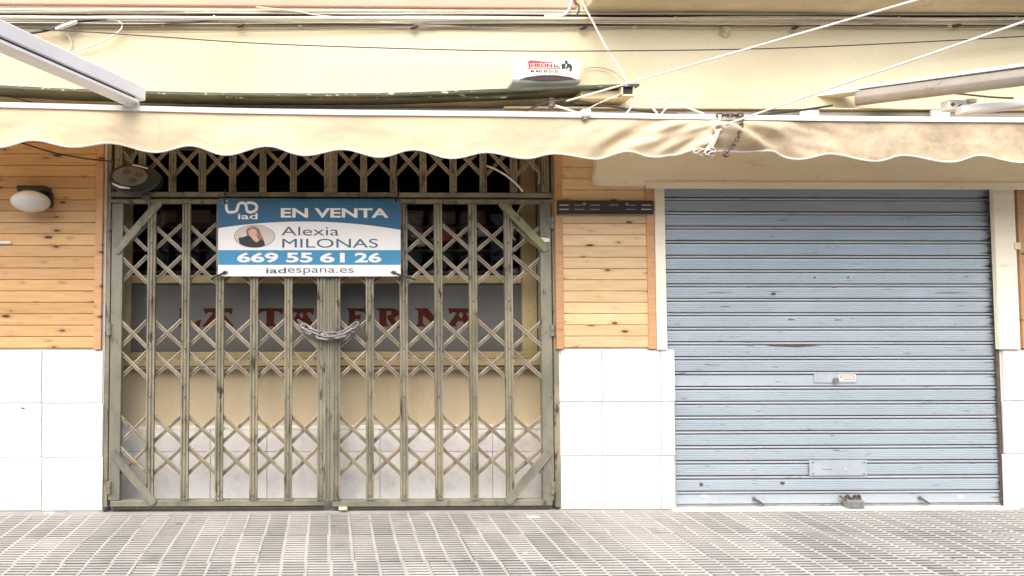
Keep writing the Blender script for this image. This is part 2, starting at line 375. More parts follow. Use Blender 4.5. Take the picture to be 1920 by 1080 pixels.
# strips of ridged paving, a mesh shared by all
TW, TD = .147, .40
def tile_mesh():
    b = MB(); w2 = (TW - .0190)/2; n = 12; p = (TD - .002)/n
    pr = [(0, -.006)]
    for i in range(n):
        y = i*p
        pr += [(y+.001, zt), (y+p*.58, zt), (y+p*.66, .0042), (y+p*.94, .0042)]
    pr += [(TD-.002, -.006)]
    k = len(pr)
    vs = [(-w2, y, z) for y, z in pr] + [(w2, y, z) for y, z in pr]
    b.v = [Vector(v) for v in vs]
    for i in range(k-1):
        b.f.append([i, i+1, k+i+1, k+i]); zz = max(pr[i][1], pr[i+1][1]); flat = pr[i][1] == pr[i+1][1]
        b.m.append(0 if (flat and zz > .005) else 1)
    b.f += [list(range(k)), list(range(k, 2*k))]; b.m += [0, 0]
    return b.mesh('paving_strip', [pave, pave_d], Vector((0,0,0)), angle=20)
tm = tile_mesh()
x_off = X(618, 0, 957)
rows = [-.10 - TD*(r+1) for r in range(3)]
x_lo = {0: -36, 1: -33, 2: -30}
far = MB()
cand = []
for r in range(9):
    yy = -.04 - TD*(r+1); jx = rnd.uniform(-.012, .012)
    for c in range(-60, 90):
        x = x_off + (c+.5)*TW + jx + rnd.uniform(-.004, .004)
        # in view?
        d = CAM.y - (yy + TD/2); depth = -d
        if depth <= .3: cand.append((9, x, yy)); continue
        px = 613 + x*F/depth
        vis = (-25 < px < 1945) and r < 3
        cand.append((0 if vis else 5, x, yy))
pieces = [c for c in cand if c[0] == 0]; rest = [c for c in cand if c[0] != 0]
pieces.sort(key=lambda c: c[2]); rest += pieces[300:]; pieces = pieces[:300]
for _, x, yy in pieces:
    place(tm, 'paving_strip', pavement, (x, yy, rnd.uniform(-.0008, .0012)), (rnd.uniform(-.002,.002), rnd.uniform(-.006,.006), rnd.uniform(-.006,.006)))
tv = [v.co.copy() for v in tm.vertices]; tf = [list(p.vertices) for p in tm.polygons]; tmi = [p.material_index for p in tm.polygons]
vs = []; fs = []; ms = []
for _, x, yy in rest:
    b0 = len(vs); vs += [(v.x+x, v.y+yy, v.z) for v in tv]; fs += [[i+b0 for i in f] for f in tf]; ms += tmi
me = bpy.data.meshes.new('paving_beyond'); me.from_pydata(vs, [], fs); me.polygons.foreach_set('material_index', ms)
me.materials.append(pave); me.materials.append(pave_d); me.update()
o = bpy.data.objects.new('paving_strips_beyond', me); C.objects.link(o); o.parent = pavement; o.location = -WL[pavement]; o['kind'] = 'stuff'
# smooth cement edge along the wall
# pale mortar lines between the strips, one line per strip
jl = MB()
for _, x, yy in cand:
    xe = x + TW/2; k0 = rnd.uniform(-.002, .002)
    jl.add([(xe-.0095+k0, yy, zt-.0012), (xe+.0095+k0, yy, zt-.0012), (xe+.0095+k0+rnd.uniform(-.002,.002), yy+TD-.001, zt-.0012), (xe-.0095+k0+rnd.uniform(-.002,.002), yy+TD-.001, zt-.0012),
            (xe-.012, yy, .001), (xe+.012, yy, .001), (xe+.012, yy+TD-.001, .001), (xe-.012, yy+TD-.001, .001)], [(0,1,2,3),(4,5,1,0),(5,6,2,1),(6,7,3,2),(7,4,0,3)])
tag(jl.build('mortar_line', mortar, pavement), kind='stuff')
mb = MB(); mb.box(-14, 14, -.04, -.001, -.02, .0105); e = mb.build('cement_edge', pave, pavement)

# ------------------------------------------------------------------ the other side of the street: unseen block added to cut low sky light
far_w = weather('far_render', (.36,.36,.35), (.29,.29,.28), rough=.9, bump=0)
far_g = weather('far_window_glass', (.05,.055,.06), (.07,.075,.08), rough=.15, bump=0)
ob = thing('unseen_street_block', (0, -17, -.16), 'plain rendered apartment block added unseen behind the viewer to shape the light', 'building')
mb = MB(); mb.box(-45, 45, -27, -17, -.159, 7.5); mb.build('wall', far_w, ob)
for fl_ in range(2):
    for k in range(-7, 8):
        b = MB(); b.box(k*5-1.1, k*5+1.1, -17.01, -16.97, .9+fl_*3.4, 2.7+fl_*3.4); b.build('window', far_g, ob)
# ------------------------------------------------------------------ building
bld = thing('shop_building', (X(960), 0, 0), 'cream plastered shop front with white tiled base behind the awning', 'building')
XL, XR = -11.0, 13.0
gl, gr = X(197), X(1047)                       # opening with the gate
sl0, sr0 = X(1244, 0, 500), X(1869, 0, 500)    # shutter opening
z_head = Z(262)
# upper wall with its openings below left free
mb = MB(); mb.box(XL, XR, 0, .35, z_head, 7.5); mb.build('upper_wall', cream, bld)
mb = MB(); mb.box(XL, gl, 0, .40, 0, z_head-.002); mb.build('pillar', white_pl, bld)
mb = MB(); mb.box(gr, X(1244), 0, .40, 0, z_head-.002); mb.build('pillar', white_pl, bld)
mb = MB(); mb.box(X(1872), XR, 0, .40, 0, z_head-.002); mb.build('pillar', white_pl, bld)
# lintel over the shutter with its thin lower lip
zl = Z(350)
n = 40; pr = []
x0 = X(1117, -.07, 320)
out_pts = [(x0, Z(205,-.07)), (x0+.004, Z(318,-.07)), (x0-.012, Z(330,-.07)), (x0+.006, Z(343,-.07)), (x0+.05, zl+.004), (X(1206), zl+.002), (XR, zl+.002), (XR, Z(205,-.07))]
mb = MB(); mb.plate(out_pts, -.07, .069); mb.build('lintel', lint_m, bld, bevel=.004)
mb = MB(); mb.box(X(1206), XR, -.082, -.0705, Z(352,-.08), Z(339,-.08)); mb.build('lintel_lip', lint_m, bld, bevel=.003)
# cream jambs either side of the shutter
mb = MB(); mb.box(X(1227), X(1246), -.035, -.001, Z(656), zl-.002); mb.build('jamb', lint_m, bld, bevel=.004)
mb = MB(); mb.box(X(1869,-.035,500), X(1908,-.035,500), -.035, -.001, Z(656), zl-.002); mb.build('jamb', lint_m, bld, bevel=.004)
# pink plaster band and balcony underside at the top
zb = Z(13, -.05)
xb = X(1082, -.05, 10)
mb = MB(); mb.box(XL, xb, -.05, -.001, zb, 7.4); mb.build('pink_band', pink, bld, bevel=.006)
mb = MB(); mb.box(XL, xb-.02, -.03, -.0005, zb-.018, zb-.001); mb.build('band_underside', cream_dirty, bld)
zb2 = Z(20, -.02)
mb = MB(); mb.prof([(-.0, 0), (-.16, .0), (-.20, .03), (-.42, .05), (-.42, .25), (0, .25)], (X(1094,-.02,10), 0, zb2), (XR, 0, zb2), (0,1,0), (0,0,1)); mb.build('balcony_slab', cream_dirty, bld, bevel=.01)
gap_m = weather('dark_gap_plaster', (.34,.30,.22), (.22,.19,.135), (.12,.10,.07), s2=2, s3=8, t3=(.58,.72), rough=.9, bump=.2, stretch=(.6,1,4))
mb = MB(); mb.box(XL, XR, -.003, -.0006, Z(46), Z(19)); mb.build('dark_gap_strip', gap_m, bld)  # dirt and the shade between the cables, painted as one dark strip
# tiles of the base
def tile_rect(x0, x1, y0, y1, Y, t, m, parent, g=1.1):
    b = MB(); xm = (y0+y1)/2
    b.box(X(x0+g*.5, Y, xm), X(x1-g*.5, Y, xm), Y, Y+t, Z(y1-g*.5, Y, (x0+x1)/2), Z(y0+g*.5, Y, (x0+x1)/2))
    o = b.build('wall_tile', m, parent, bevel=.0015, own=True); return o
for x0, x1 in ((-260,-147),(-147,-35),(-35,78),(78,193)):
    for y0, y1 in ((656,756),(756,857.5),(857.5,958)): tile_rect(x0, x1, y0, y1, -.014, .0115, tile_w, bld, 1.9)
for x0, x1 in ((1052,1129),(1129,1240),(1240,1266)):
    for y0, y1 in ((655,753.5),(753.5,854.5),(854.5,955)): tile_rect(x0, x1, y0, y1, -.014 if x0 < 1240 else -.016, .0115, tile_w, bld, 1.4)
for x0, x1 in ((1882,1990),(1990,2100),(2100,2210)):
    for y0, y1 in ((655,751),(751,851),(851,953)): tile_rect(x0, x1, y0, y1, -.014, .0115, tile_w, bld, 1.6)
for x0, x1 in ((-260,193),(1052,1266),(1882,2210)):
    b = MB(); b.box(X(x0,0,800)+.004, X(x1,0,800)-.004, -.0055, -.0005, .007, Z(657.5)); b.build('grout_bed', joint_m, bld)
mb = MB(); mb.box(X(1262,0,955)-.02, X(1892,0,955)+.02, -.055, .06, .001, .02); mb.build('threshold', white_pl, bld, bevel=.004)
# recess behind the gate: kick wall, tiles, ledge, lintel over
YR = .25
xa, xc = X(222, YR), X(1026, YR)
mb = MB(); mb.box(gl, gr, YR+.02, YR+.10, 0, Z(690, YR)); mb.build('kick_wall', tan_pl, bld)
mb = MB(); mb.box(gl+.001, gr-.001, YR-.004, YR+.0195, Z(804.5, YR), Z(797.5, YR)); mb.build('tile_ledge', white_pl, bld, bevel=.002)
xs = [182, 288, 394, 500.5, 606.5, 712.5, 818, 924, 1030]
for i in range(8):
    for y0, y1 in ((805,847),(847,944)): tile_rect(xs[i], xs[i+1], y0, y1, YR, .019, tile_g, bld, 1.0)
# dark room behind the window
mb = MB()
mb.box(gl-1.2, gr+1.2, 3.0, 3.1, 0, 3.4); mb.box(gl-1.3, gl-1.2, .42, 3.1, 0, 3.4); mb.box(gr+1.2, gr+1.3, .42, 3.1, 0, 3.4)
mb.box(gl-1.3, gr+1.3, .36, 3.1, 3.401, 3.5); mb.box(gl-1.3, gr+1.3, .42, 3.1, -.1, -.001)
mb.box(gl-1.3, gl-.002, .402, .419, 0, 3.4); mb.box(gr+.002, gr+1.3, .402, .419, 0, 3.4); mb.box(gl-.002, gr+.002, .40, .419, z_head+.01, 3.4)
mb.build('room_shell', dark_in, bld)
# window
win = MB()
def wbox(x0, x1, y0, y1, Yf, Yb, name, m=frame_y, bev=.004, par=None):
    b = MB(); b.box(X(x0, Yf, (y0+y1)/2), X(x1, Yf, (y0+y1)/2), Yf, Yb, Z(y1, Yf), Z(y0, Yf)); return b.build(name, m, par, bevel=bev)
b = MB(); b.box(gl+.001, X(245,YR), YR-.01, YR+.05, Z(672,YR), z_head)
window = b.build('window_frame', frame_y, bld, bevel=.004)
def wpart(name, x0, x1, y0, y1, Yf, Yb, m=frame_y, bev=.004): return wbox(x0, x1, y0, y1, Yf, Yb, name, m, bev, window)
b = MB(); b.box(X(978,YR,500), X(1006,YR,500), YR-.004, YR+.05, Z(672,YR), z_head); b.build('stile', frame_y, window, bevel=.004)
b = MB(); b.box(X(1008,YR,500), gr-.001, YR-.02, YR+.05, Z(672,YR), z_head); b.build('stile', frame_y, window, bevel=.004)
wpart('rail', 245.3, 977.7, 516, 531, YR-.012, YR+.05)
b = MB(); b.box(X(245.3,YR), X(977.7,YR), YR-.012, YR+.05, Z(278,YR), z_head); b.build('rail', frame_y, window)
wpart('rail', 228, 1021, 660, 672.5, YR-.014, YR+.05)
wpart('sill', 222, 1024, 673.5, 686, YR-.045, YR+.05)
b = MB(); b.tube([P(216, 691, YR-.04), P(1030, 691, YR-.04)], .017, 10); b.build('rail_pipe', pipe_m, window)
b = MB(); b.box(X(244,YR), X(979,YR), YR+.020, YR+.026, Z(517,YR), Z(368,YR)); b.build('pane', glass, window)
b = MB(); b.box(X(245.3,YR), X(977.7,YR), YR-.012, YR+.05, Z(374,YR), Z(364,YR)); b.build('rail', frame_y, window)
b = MB(); b.box(X(244,YR), X(979,YR), YR+.020, YR+.026, Z(661,YR), Z(530,YR)); pane = tag(b.build('pane', film, window), 'grey filmed lower pane with maroon lettering')
# lettering LA TABERNA: flared slab capitals, drawn in a unit box
LET = {
 'L': [[(.10,1),(.50,1),(.40,.86),(.40,.14),(.62,.10),(.86,.32),(1,.36),(.95,0),(0,0),(.14,.14),(.14,.86)]],
 'T': [[(0,1),(1,1),(.98,.62),(.86,.80),(.66,.84),(.66,.14),(.80,0),(.22,0),(.36,.14),(.36,.84),(.16,.80),(.03,.62)]],
 'A': [[(.04,1),(.96,1),(.92,.62),(.80,.80),(.66,.72),(1,0),(.55,0),(.60,.12),(.54,.28),(.47,.28),(.50,.44),(.56,.62),(.48,.80),(.40,.62),(.50,.44),(.47,.28),(.38,.28),(.30,.12),(.36,0),(0,0),(.34,.74),(.22,.80),(.10,.66)]],
 'B': [[(0,1),(.72,1),(.92,.86),(.92,.66),(.78,.54),(1,.38),(1,.16),(.78,0),(0,0),(.14,.14),(.14,.86)]],
 'E': [[(0,1),(1,1),(.98,.62),(.86,.80),(.46,.84),(.46,.60),(.72,.66),(.72,.36),(.46,.42),(.46,.14),(.84,.18),(.97,.38),(1,0),(0,0),(.16,.14),(.16,.86)]],
 'R': [[(0,1),(.66,1),(.86,.88),(.88,.64),(.68,.46),(.82,.10),(1,.06),(.96,-.10),(.66,-.06),(.46,.40),(.44,.60),(.60,.66),(.58,.84),(.42,.84),(.42,.14),(.54,0),(0,0),(.16,.14),(.16,.86)]],
 'N': [[(0,1),(.44,1),(.76,.40),(.76,.88),(.66,1),(1,1),(.90,.86),(.90,-.04),(.72,-.04),(.30,.62),(.30,.14),(.42,0),(.02,0),(.14,.14),(.14,.86)]],
}
YG = YR + .0185
for ch, a, bx in (('L',331,377),('A',379,439),('T',482,531),('A',541,591),('B',598,638),('E',648,687),('R',703,755),('N',776,833),('A',838,892)):
    b = MB()
    for poly in LET[ch]:
        b.plate(pxpoly([(a + u*(bx-a), 612 - v*34) for u, v in poly], YG), YG, .0012)
    b.build('letter', maroon, window)
# things inside the bar, seen through the upper pane
def inside(name, rect, Y, dep, m, label, cat, bev=.01):
    x0, x1, y0, y1 = rect
    b = MB(); b.box(X(x0,Y,450), X(x1,Y,450), Y, Y+dep, Z(y1,Y), Z(y0,Y)); return tag(b.build(name, m, None, bevel=bev), label, cat)
cab = thing('bar_cabinet', (X(700,1.15), 1.15, 0), 'brown wall of bar shelving inside the dark room behind the upper glass', 'cabinet')
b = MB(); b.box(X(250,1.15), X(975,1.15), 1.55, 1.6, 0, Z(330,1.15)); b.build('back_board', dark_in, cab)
for y in (425, 468, 508):
    b = MB(); b.box(X(250,1.15), X(975,1.15), 1.1, 1.5495, Z(y+5,1.15), Z(y,1.15)); b.build('shelf', cab_m, cab)
for x0, x1 in ((300,330),(350,392),(762,795),(809,855),(868,912)):
    b = MB(); b.box(X(x0,1.05), X(x1,1.05), 1.03, 1.35, Z(420,1.05), Z(395,1.05)); b.build('cabinet_door', cab_m, cab, bevel=.008)
for i, r in enumerate(((766,795,428,446),(826,856,426,452),(880,915,428,440))):
    inside('red_box', r, .50, .25, crate_r, ('red box on the back shelf just right of the sign, inside the room', 'large red box in the middle of the shelf right of the sign, inside the room', 'flat red box on the shelf near the green brace, inside the room')[i], 'box')
for i, r in enumerate(((770,795,436,444),(812,830,444,452),(896,918,430,442),(782,800,452,461))):
    inside('white_carton', r, .40, .08, carton, ('white carton in front of the red box nearest the sign', 'small white carton left of the large red box indoors', 'white carton in front of the flat red box near the brace', 'white carton lowest on the shelf beside the sign')[i], 'carton')
for i, r in enumerate(((805,830,507,515),(840,862,507,515),(868,880,504,515),(955,972,503,515))):
    inside('glass_tray', r, .5, .2, carton, ('pale tray on the window rail, nearest the sign', 'pale tray on the window rail, second from the sign', 'small square tray on the window rail, third from the sign', 'pale tray on the window rail at its right end')[i], 'tray')
for i, px in enumerate((313, 372)):
    b = MB(); b.lathe([(.001,.05),(.03,.04),(.05,.0),(.03,-.04),(.001,-.05)], P(px, 458, 1.6), n=12); tag(b.build('red_lamp', crate_r), ('red round lantern inside the room behind the left part of the gate' , 'red round lantern inside the room just left of the sign')[i], 'lantern')

# ------------------------------------------------------------------ wood cladding
rows_y = [291 + 21.25*k for k in range(-3, 18)]
def cladding(name_loc, x0, x1, trims, label, wm=None):
    t = thing('wood_cladding', name_loc, label, 'cladding', 'pine cladding on the pillars')
    for i in range(len(rows_y)-1):
        ya, yb = rows_y[i], rows_y[i+1]
        b = MB(); Yf = -.022
        zlo, zhi = Z(yb-.55, Yf), Z(ya+.55, Yf)
        # tongue-and-groove board: chamfered long edges
        pr = [(0, zlo), (-.022, zlo+.0), (-.022, zlo), (-.022-.0, zlo+.006)]
        pr = [(0, zlo-.003), (-.016, zlo-.001), (-.021, zlo+.004), (-.021, zhi-.004), (-.016, zhi+.001), (0, zhi+.001)]
        b.prof(pr, (X(x0,Yf), 0, 0), (X(x1,Yf), 0, 0), (0,1,0), (0,0,1))
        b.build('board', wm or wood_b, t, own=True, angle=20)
    for a, c in trims:
        b = MB(); ytop = 226 if a < 1200 else 348
        b.box(X(a,-.03,450), X(c,-.03,450), -.034, 0, Z(655,-.03), Z(ytop,-.03)); b.build('trim', wood_t, t, bevel=.003)
    return t
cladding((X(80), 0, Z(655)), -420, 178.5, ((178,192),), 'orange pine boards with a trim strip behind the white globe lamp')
cladding((X(1135), 0, Z(655)), 1054, 1215, ((1041,1055),(1213,1227)), 'knotty pine boards between the gate and the grey shutter', wood_r)
cladding((X(2000), 0, Z(655)), 1930, 2300, ((1910,1932),), 'sliver of pine trim and boards at the far right edge')

# ------------------------------------------------------------------ gate
GY = -.022
gate = thing('security_gate', (X(620), 0, 0), 'rusty olive folding lattice gate across the closed bar entrance', 'gate')
def bar_prof(w, d):   # fluted channel, front towards -y
    h = w/2
    return [(-h,0),(-h,d),(-h*.62,d),(-h*.5,d*.72),(-h*.30,d*.72),(-h*.2,d),(h*.2,d),(h*.30,d*.72),(h*.5,d*.72),(h*.62,d),(h,d),(h,0)]
def vbar(px, y0, y1, wpx, parent, m=gate_m, Yb=0.0, name='bar', d=.03, rivets=()):
    xx = P(px, (y0+y1)/2, Yb-d).x; w = wpx/245*1.0
    b = MB(); b.prof(bar_prof(w, d), (xx, Yb, Z(y1, Yb-d, px)), (xx, Yb, Z(y0, Yb-d, px)), (1,0,0), (0,-1,0))
    for ry in rivets:
        c = Vector((xx, Yb-d, Z(ry, Yb-d, px))); b.cyl(c+Vector((0,.004,0)), c-Vector((0,.0035,0)), .0075, 8, 1)
    return b.build(name, [m, rust], parent, own=True)
SP = [(-.0145,0),(-.0145,.011),(-.0055,.014),(-.0028,.005),(.0028,.005),(.0055,.014),(.0145,.011),(.0145,0)]
def slat(A, B, parent, lay):
    Y = .006 + .018*lay
    a = P(*A, Y); c = P(*B, Y); d = (c-a).normalized(); u = Vector((0,1,0)).cross(d)
    b = MB(); b.prof(SP, a, c, u, (0,-1,0)); return b.build('lattice_slat', slat_m, parent, own=True)
def flat(x0, x1, y0, y1, Yf, Yb, name, m, parent, bev=.003):
    b = MB(); b.box(X(x0,Yf,(y0+y1)/2), X(x1,Yf,(y0+y1)/2), Yf, Yb, Z(y1,Yf,(x0+x1)/2), Z(y0,Yf,(x0+x1)/2)); return b.build(name, m, parent, bevel=bev)
# fixed frame: side posts, header
flat(197.5, 205.5, 262, 951, -.006, .05, 'frame_post', gate_m, gate)
flat(1037.5, 1047.5, 262, 951, -.006, .05, 'frame_post', gate_m, gate)
flat(206, 1037, 360.5, 369.5, -.012, .05, 'header', gate_grey, gate)
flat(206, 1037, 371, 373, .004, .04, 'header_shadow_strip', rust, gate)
# transom lattice
trans = flat(206, 1037, 258, 264, -.01, .05, 'transom_grille', gate_m, gate)
tb = [222, 266, 323, 379, 436, 493, 550, 614, 626.5, 682, 738, 793.5, 850, 906.5, 963.5, 1022]
for p in tb: vbar(p, 264, 360.3, 12.5, trans, rivets=(300,349))
for i in range(len(tb)-1):
    if tb[i+1]-tb[i] < 30: continue
    a, c = tb[i]+4, tb[i+1]-4
    slat((a, 278), (c, 329), trans, 0); slat((a, 329), (c, 278), trans, 1)
# hinged leaves
RIV = (455, 565, 654, 745, 851, 930)
def leaf(xp0, xp1, bars, edge_post, brace_top, brace_bot):
    lf = flat(xp0, xp1, 373.5, 381.5, -.016, .03, 'gate_leaf', gate_m, gate)
    flat(xp0, xp1, 938.5, 949.5, -.018, .035, 'bottom_rail', gate_grey, lf)
    flat(xp0+1, xp1-1, 949.8, 954.5, .002, .03, 'gap_shade_strip', rust, lf)  # dark strip painting in the shade of the gap under the gate
    flat(*edge_post, 381.8, 938.2, -.018, .03, 'end_post', gate_grey, lf)
    for p in bars: vbar(p, 382, 938, 14.5, lf, m=gate_m, rivets=RIV)
    lines = sorted(bars + [(edge_post[0]+edge_post[1])/2])
    for i in range(len(lines)-1):
        if lines[i+1]-lines[i] < 30: continue
        a, c = lines[i]+5, lines[i+1]-5
        if lines[i] < edge_post[1]+2 and lines[i] > edge_post[0]: a = edge_post[1]-2
        if lines[i+1] > edge_post[0]-2 and lines[i+1] < edge_post[1]: c = edge_post[0]+2
        for y0, y1 in ((421,471),(480,531),(600,651),(658,709),(779,830),(838,889)):
            j = rnd.uniform(-1, 1)
            slat((a, y0+j), (c, y1+j), lf, 0); slat((a, y1+j), (c, y0+j), lf, 1)
    for A, B in (brace_top, brace_bot):
        a = P(*A, -.026); c = P(*B, -.026); d = (c-a).normalized(); u = Vector((0,1,0)).cross(d); h = .031
        n = 6
        out_p = []
        for k in range(n+1): t = math.pi*k/n - math.pi/2; out_p.append((a + u*h*math.sin(t) - d*h*math.cos(t)))
        for k in range(n+1): t = math.pi/2 - math.pi*k/n; out_p.append((c + u*h*math.sin(t) + d*h*math.cos(t)))
        b = MB(); b.plate([(q.x, q.z) for q in out_p], -.034, .014)
        e1 = a + u*h*.82; e2 = c + u*h*.82; f1 = a - u*h*.82; f2 = c - u*h*.82
        for q1, q2 in ((e1,e2),(f1,f2)): b.tube([(q1.x,-.034,q1.z),(q2.x,-.034,q2.z)], .004, 5)
        b.build('corner_brace', (brace_m if A[0] > 600 else gate_m) if A[1] < 600 else gate_grey, lf)
    return lf
lf1 = leaf(206.5, 609, [282,347,411.5,476,540.5,602], (206.5,227.5), ((221,468),(296,383)), ((212,851),(285,938)))
lf2 = leaf(623.5, 1036, [630.5,693.5,757.5,823,888.5,955.5], (1016,1036), ((942,383),(1020,464)), ((1027,851),(955,937)))
vbar(616, 374, 938, 12.5, lf1, m=gate_grey, name='meeting_strip', d=.024, Yb=.0)
for lf, px, ys in ((lf1, 204.5, (420,617,914)), (lf2, 1036.5, (418,619,914))):
    for y in ys:
        c = P(px, y, -.03); b = MB(); b.cyl(c+Vector((0,.005,-.045)), c+Vector((0,.005,-.004)), .016, 10); b.cyl(c+Vector((0,.005,.0)), c+Vector((0,.005,.042)), .016, 10)
        b.box(c.x-.025, c.x+.025, -.021, -.0185, c.z-.04, c.z+.04); b.build('hinge', gate_grey, lf)
# bits stuck to the gate
b = MB(); b.plate(pxpoly([(1008,446),(1018,445),(1031,447),(1031,453),(1012,454)], -.03), -.022, .003); tag(b.build('tape_scrap', sw), 'scrap of white tape on the right gate post', 'tape')
b = MB(); b.plate(pxpoly([(265,366),(281,365),(283,372),(275,377),(266,375)], -.03), -.03, .008); b.build('paint_lump', rust, lf1)
# drop bolt and yellowish tag at the foot of the gate
b = MB(); b.box(X(635,-.03,951), X(651,-.03,951), -.045, -.022, Z(955,-.03), Z(949.5,-.03)); tag(b.build('door_wedge', yellow_t, None, bevel=.003), 'small pale yellow wedge under the middle of the gate', 'wedge')

# chain round the meeting bars
ch = thing('padlock_chain', P(617, 640, -.05), 'heavy steel chain wrapped round the middle bars of the gate', 'chain')
def link_mesh(L, r, wr, name='chain_link', m=steel):
    b = MB(); pts = []
    for k in range(16):
        a = 2*math.pi*k/16; x = wr*math.cos(a); z = wr*math.sin(a)
        pts.append(Vector((x + (L if math.cos(a) > 0 else -L), 0, z)))
    b.tube(pts, r, 7, closed=True); return b.mesh(name, m, Vector((0,0,0)))
lm = link_mesh(.027, .0085, .019)
def chain_along(pts, me, step, parent, name='chain_link', roll0=0):
    pts = cr(pts, 24); acc = 0; nxt = 0; k = 0
    for i in range(len(pts)-1):
        a, c = pts[i], pts[i+1]; d = (c-a).length
        while nxt <= acc + d:
            p = a.lerp(c, (nxt-acc)/d); t = (c-a).normalized()
            q = t.to_track_quat('X', 'Z').to_euler()
            e = (t.to_track_quat('X', 'Z').to_matrix() @ Matrix.Rotation((math.pi/2 if k % 2 else 0) + roll0 + rnd.uniform(-.35,.35), 3, 'X')).to_euler()
            place(me, name, parent, p, e); nxt += step; k += 1
        acc += d
chain_along([P(565,607,-.01), P(573,613,-.05), P(592,623,-.07), P(618,628,-.075), P(645,623,-.07), P(662,612,-.05), P(668,606,-.01)], lm, .066, ch, roll0=.5)
chain_along([P(566,613,.0), P(580,622,-.055), P(600,630,-.08), P(620,632,-.085), P(643,628,-.08), P(660,619,-.055), P(670,610,.0)], lm, .066, ch, roll0=.9)

# ------------------------------------------------------------------ sign
SY = -.062
sg = thing('for_sale_sign', P(580, 518, SY), 'blue and white for sale banner tied to the gate lattice', 'sign')
def text(s, x0, x1, y0, y1, Y, m, parent, bold=0.0, name='lettering', th=.0008):
    cu = bpy.data.curves.new('lettering', 'FONT'); cu.body = s; cu.offset = bold; cu.size = 1; cu.resolution_u = 6
    o = bpy.data.objects.new('lettering_source', cu); C.objects.link(o)
    dg = bpy.context.evaluated_depsgraph_get(); dg.update()
    me0 = bpy.data.meshes.new_from_object(o.evaluated_get(dg)); bpy.data.objects.remove(o)
    co = [v.co for v in me0.vertices]; lx = min(v.x for v in co); hx = max(v.x for v in co); ly = min(v.y for v in co); hy = max(v.y for v in co)
    A = P(x0, y1, Y); B = P(x1, y0, Y)
    b = MB(); b.v = [Vector((A.x + (v.x-lx)/(hx-lx)*(B.x-A.x), Y, A.z + (v.y-ly)/(hy-ly)*(B.z-A.z))) for v in co]
    b.f = [list(p.vertices) for p in me0.polygons]; b.m = [0]*len(b.f)
    off = WL[parent]; me = bpy.data.meshes.new(name); me.from_pydata([v-off for v in b.v], [], b.f); me.materials.append(m)
    bm = bmesh.new(); bm.from_mesh(me); bmesh.ops.recalc_face_normals(bm, faces=bm.faces[:]); r = bmesh.ops.extrude_face_region(bm, geom=bm.faces[:])
    for v in [g for g in r['geom'] if isinstance(g, bmesh.types.BMVert)]: v.co.y += th
    bmesh.ops.recalc_face_normals(bm, faces=bm.faces[:]); bm.to_mesh(me); bm.free(); bpy.data.meshes.remove(me0)
    o = bpy.data.objects.new(name, me); C.objects.link(o); o.parent = parent; WL[o] = off; return o
def stroke(pts, wpx, Y, m, parent, name='emblem', n=8, cap=True):
    q = cr([(x, y, 0) for x, y in pts], n); b = MB(); L = []; R = []
    for i, p in enumerate(q):
        t = (q[min(i+1, len(q)-1)] - q[max(i-1, 0)]).normalized(); nn = Vector((-t.y, t.x, 0)) * wpx/2
        L.append(p+nn); R.append(p-nn)
    for i in range(len(q)-1):
        b.add([P(L[i].x, L[i].y, Y), P(L[i+1].x, L[i+1].y, Y), P(R[i+1].x, R[i+1].y, Y), P(R[i].x, R[i].y, Y)], [(0,1,2,3)])
    return b.build(name, m, parent)
def pl(pts, Y, m, parent, name, t=.0008):
    b = MB(); b.plate(pxpoly(pts, Y), Y, t); return b.build(name, m, parent)
flat(409, 751, 373, 518, SY, SY+.004, 'panel', sw, sg, bev=0)
arc = [(409 + 342*k/24, 415.2 + 14*((k-11.3)/12)**2) for k in range(25)]
pl([(409,373),(751,373)] + arc[::-1], SY-.001, sb, sg, 'header_band')
pl([(409,469),(751,469),(751,496.5),(409,496.5)], SY-.001, sl, sg, 'number_band')
T = SY - .002
text('EN VENTA', 526.5, 728.5, 390.5, 408, T, sw, sg, .028)
text('Alexia', 527.5, 635.5, 425, 441.5, T, ink, sg, -.004)
text('MILONAS', 529, 708.5, 447.8, 464.3, T, ink_b, sg, .0)
for w_, a_, c_ in (('669',444.5,521.7),('55',536.5,586),('61',600,646.4),('26',665,715)): text(w_, a_, c_, 473.8, 492.2, T, sw, sg, .03)
text('iad', 499, 536.5, 501.8, 512.4, T, ink, sg, .012)
text('espana.es', 539.5, 663, 503, 515.3, T, ink, sg, -.004)
text('iad', 446, 483, 400, 411, T, sw, sg, .014)
for y in (378.5, 382.5, 386.8):
    b = MB()
    x = 526
    while x < 718:
        wv = rnd.uniform(4, 11); a = P(x, y, T); c = P(min(719, x+wv), y+1.0, T); b.box(a.x, c.x, T, T+.0006, c.z, a.z); x += wv + 1.6
    b.build('small_print', sl, sg)
stroke([(424.7,383),(424.7,391),(428,397.2),(436,397.8),(443,395.5),(445.5,389),(448,382.5),(454,380.3),(460,382.5),(462,389),(463,394.5),(467.5,397.8),(475,396.8),(480.5,392.5),(481,386.5),(477.5,382),(470,380.2),(463,380.3)], 5.2, T, sw, sg)
pl([(424 + 3*math.cos(a*.5236), 377.2 + 2.4*math.sin(a*.5236)) for a in range(12)], T, sw, sg, 'emblem_dot')
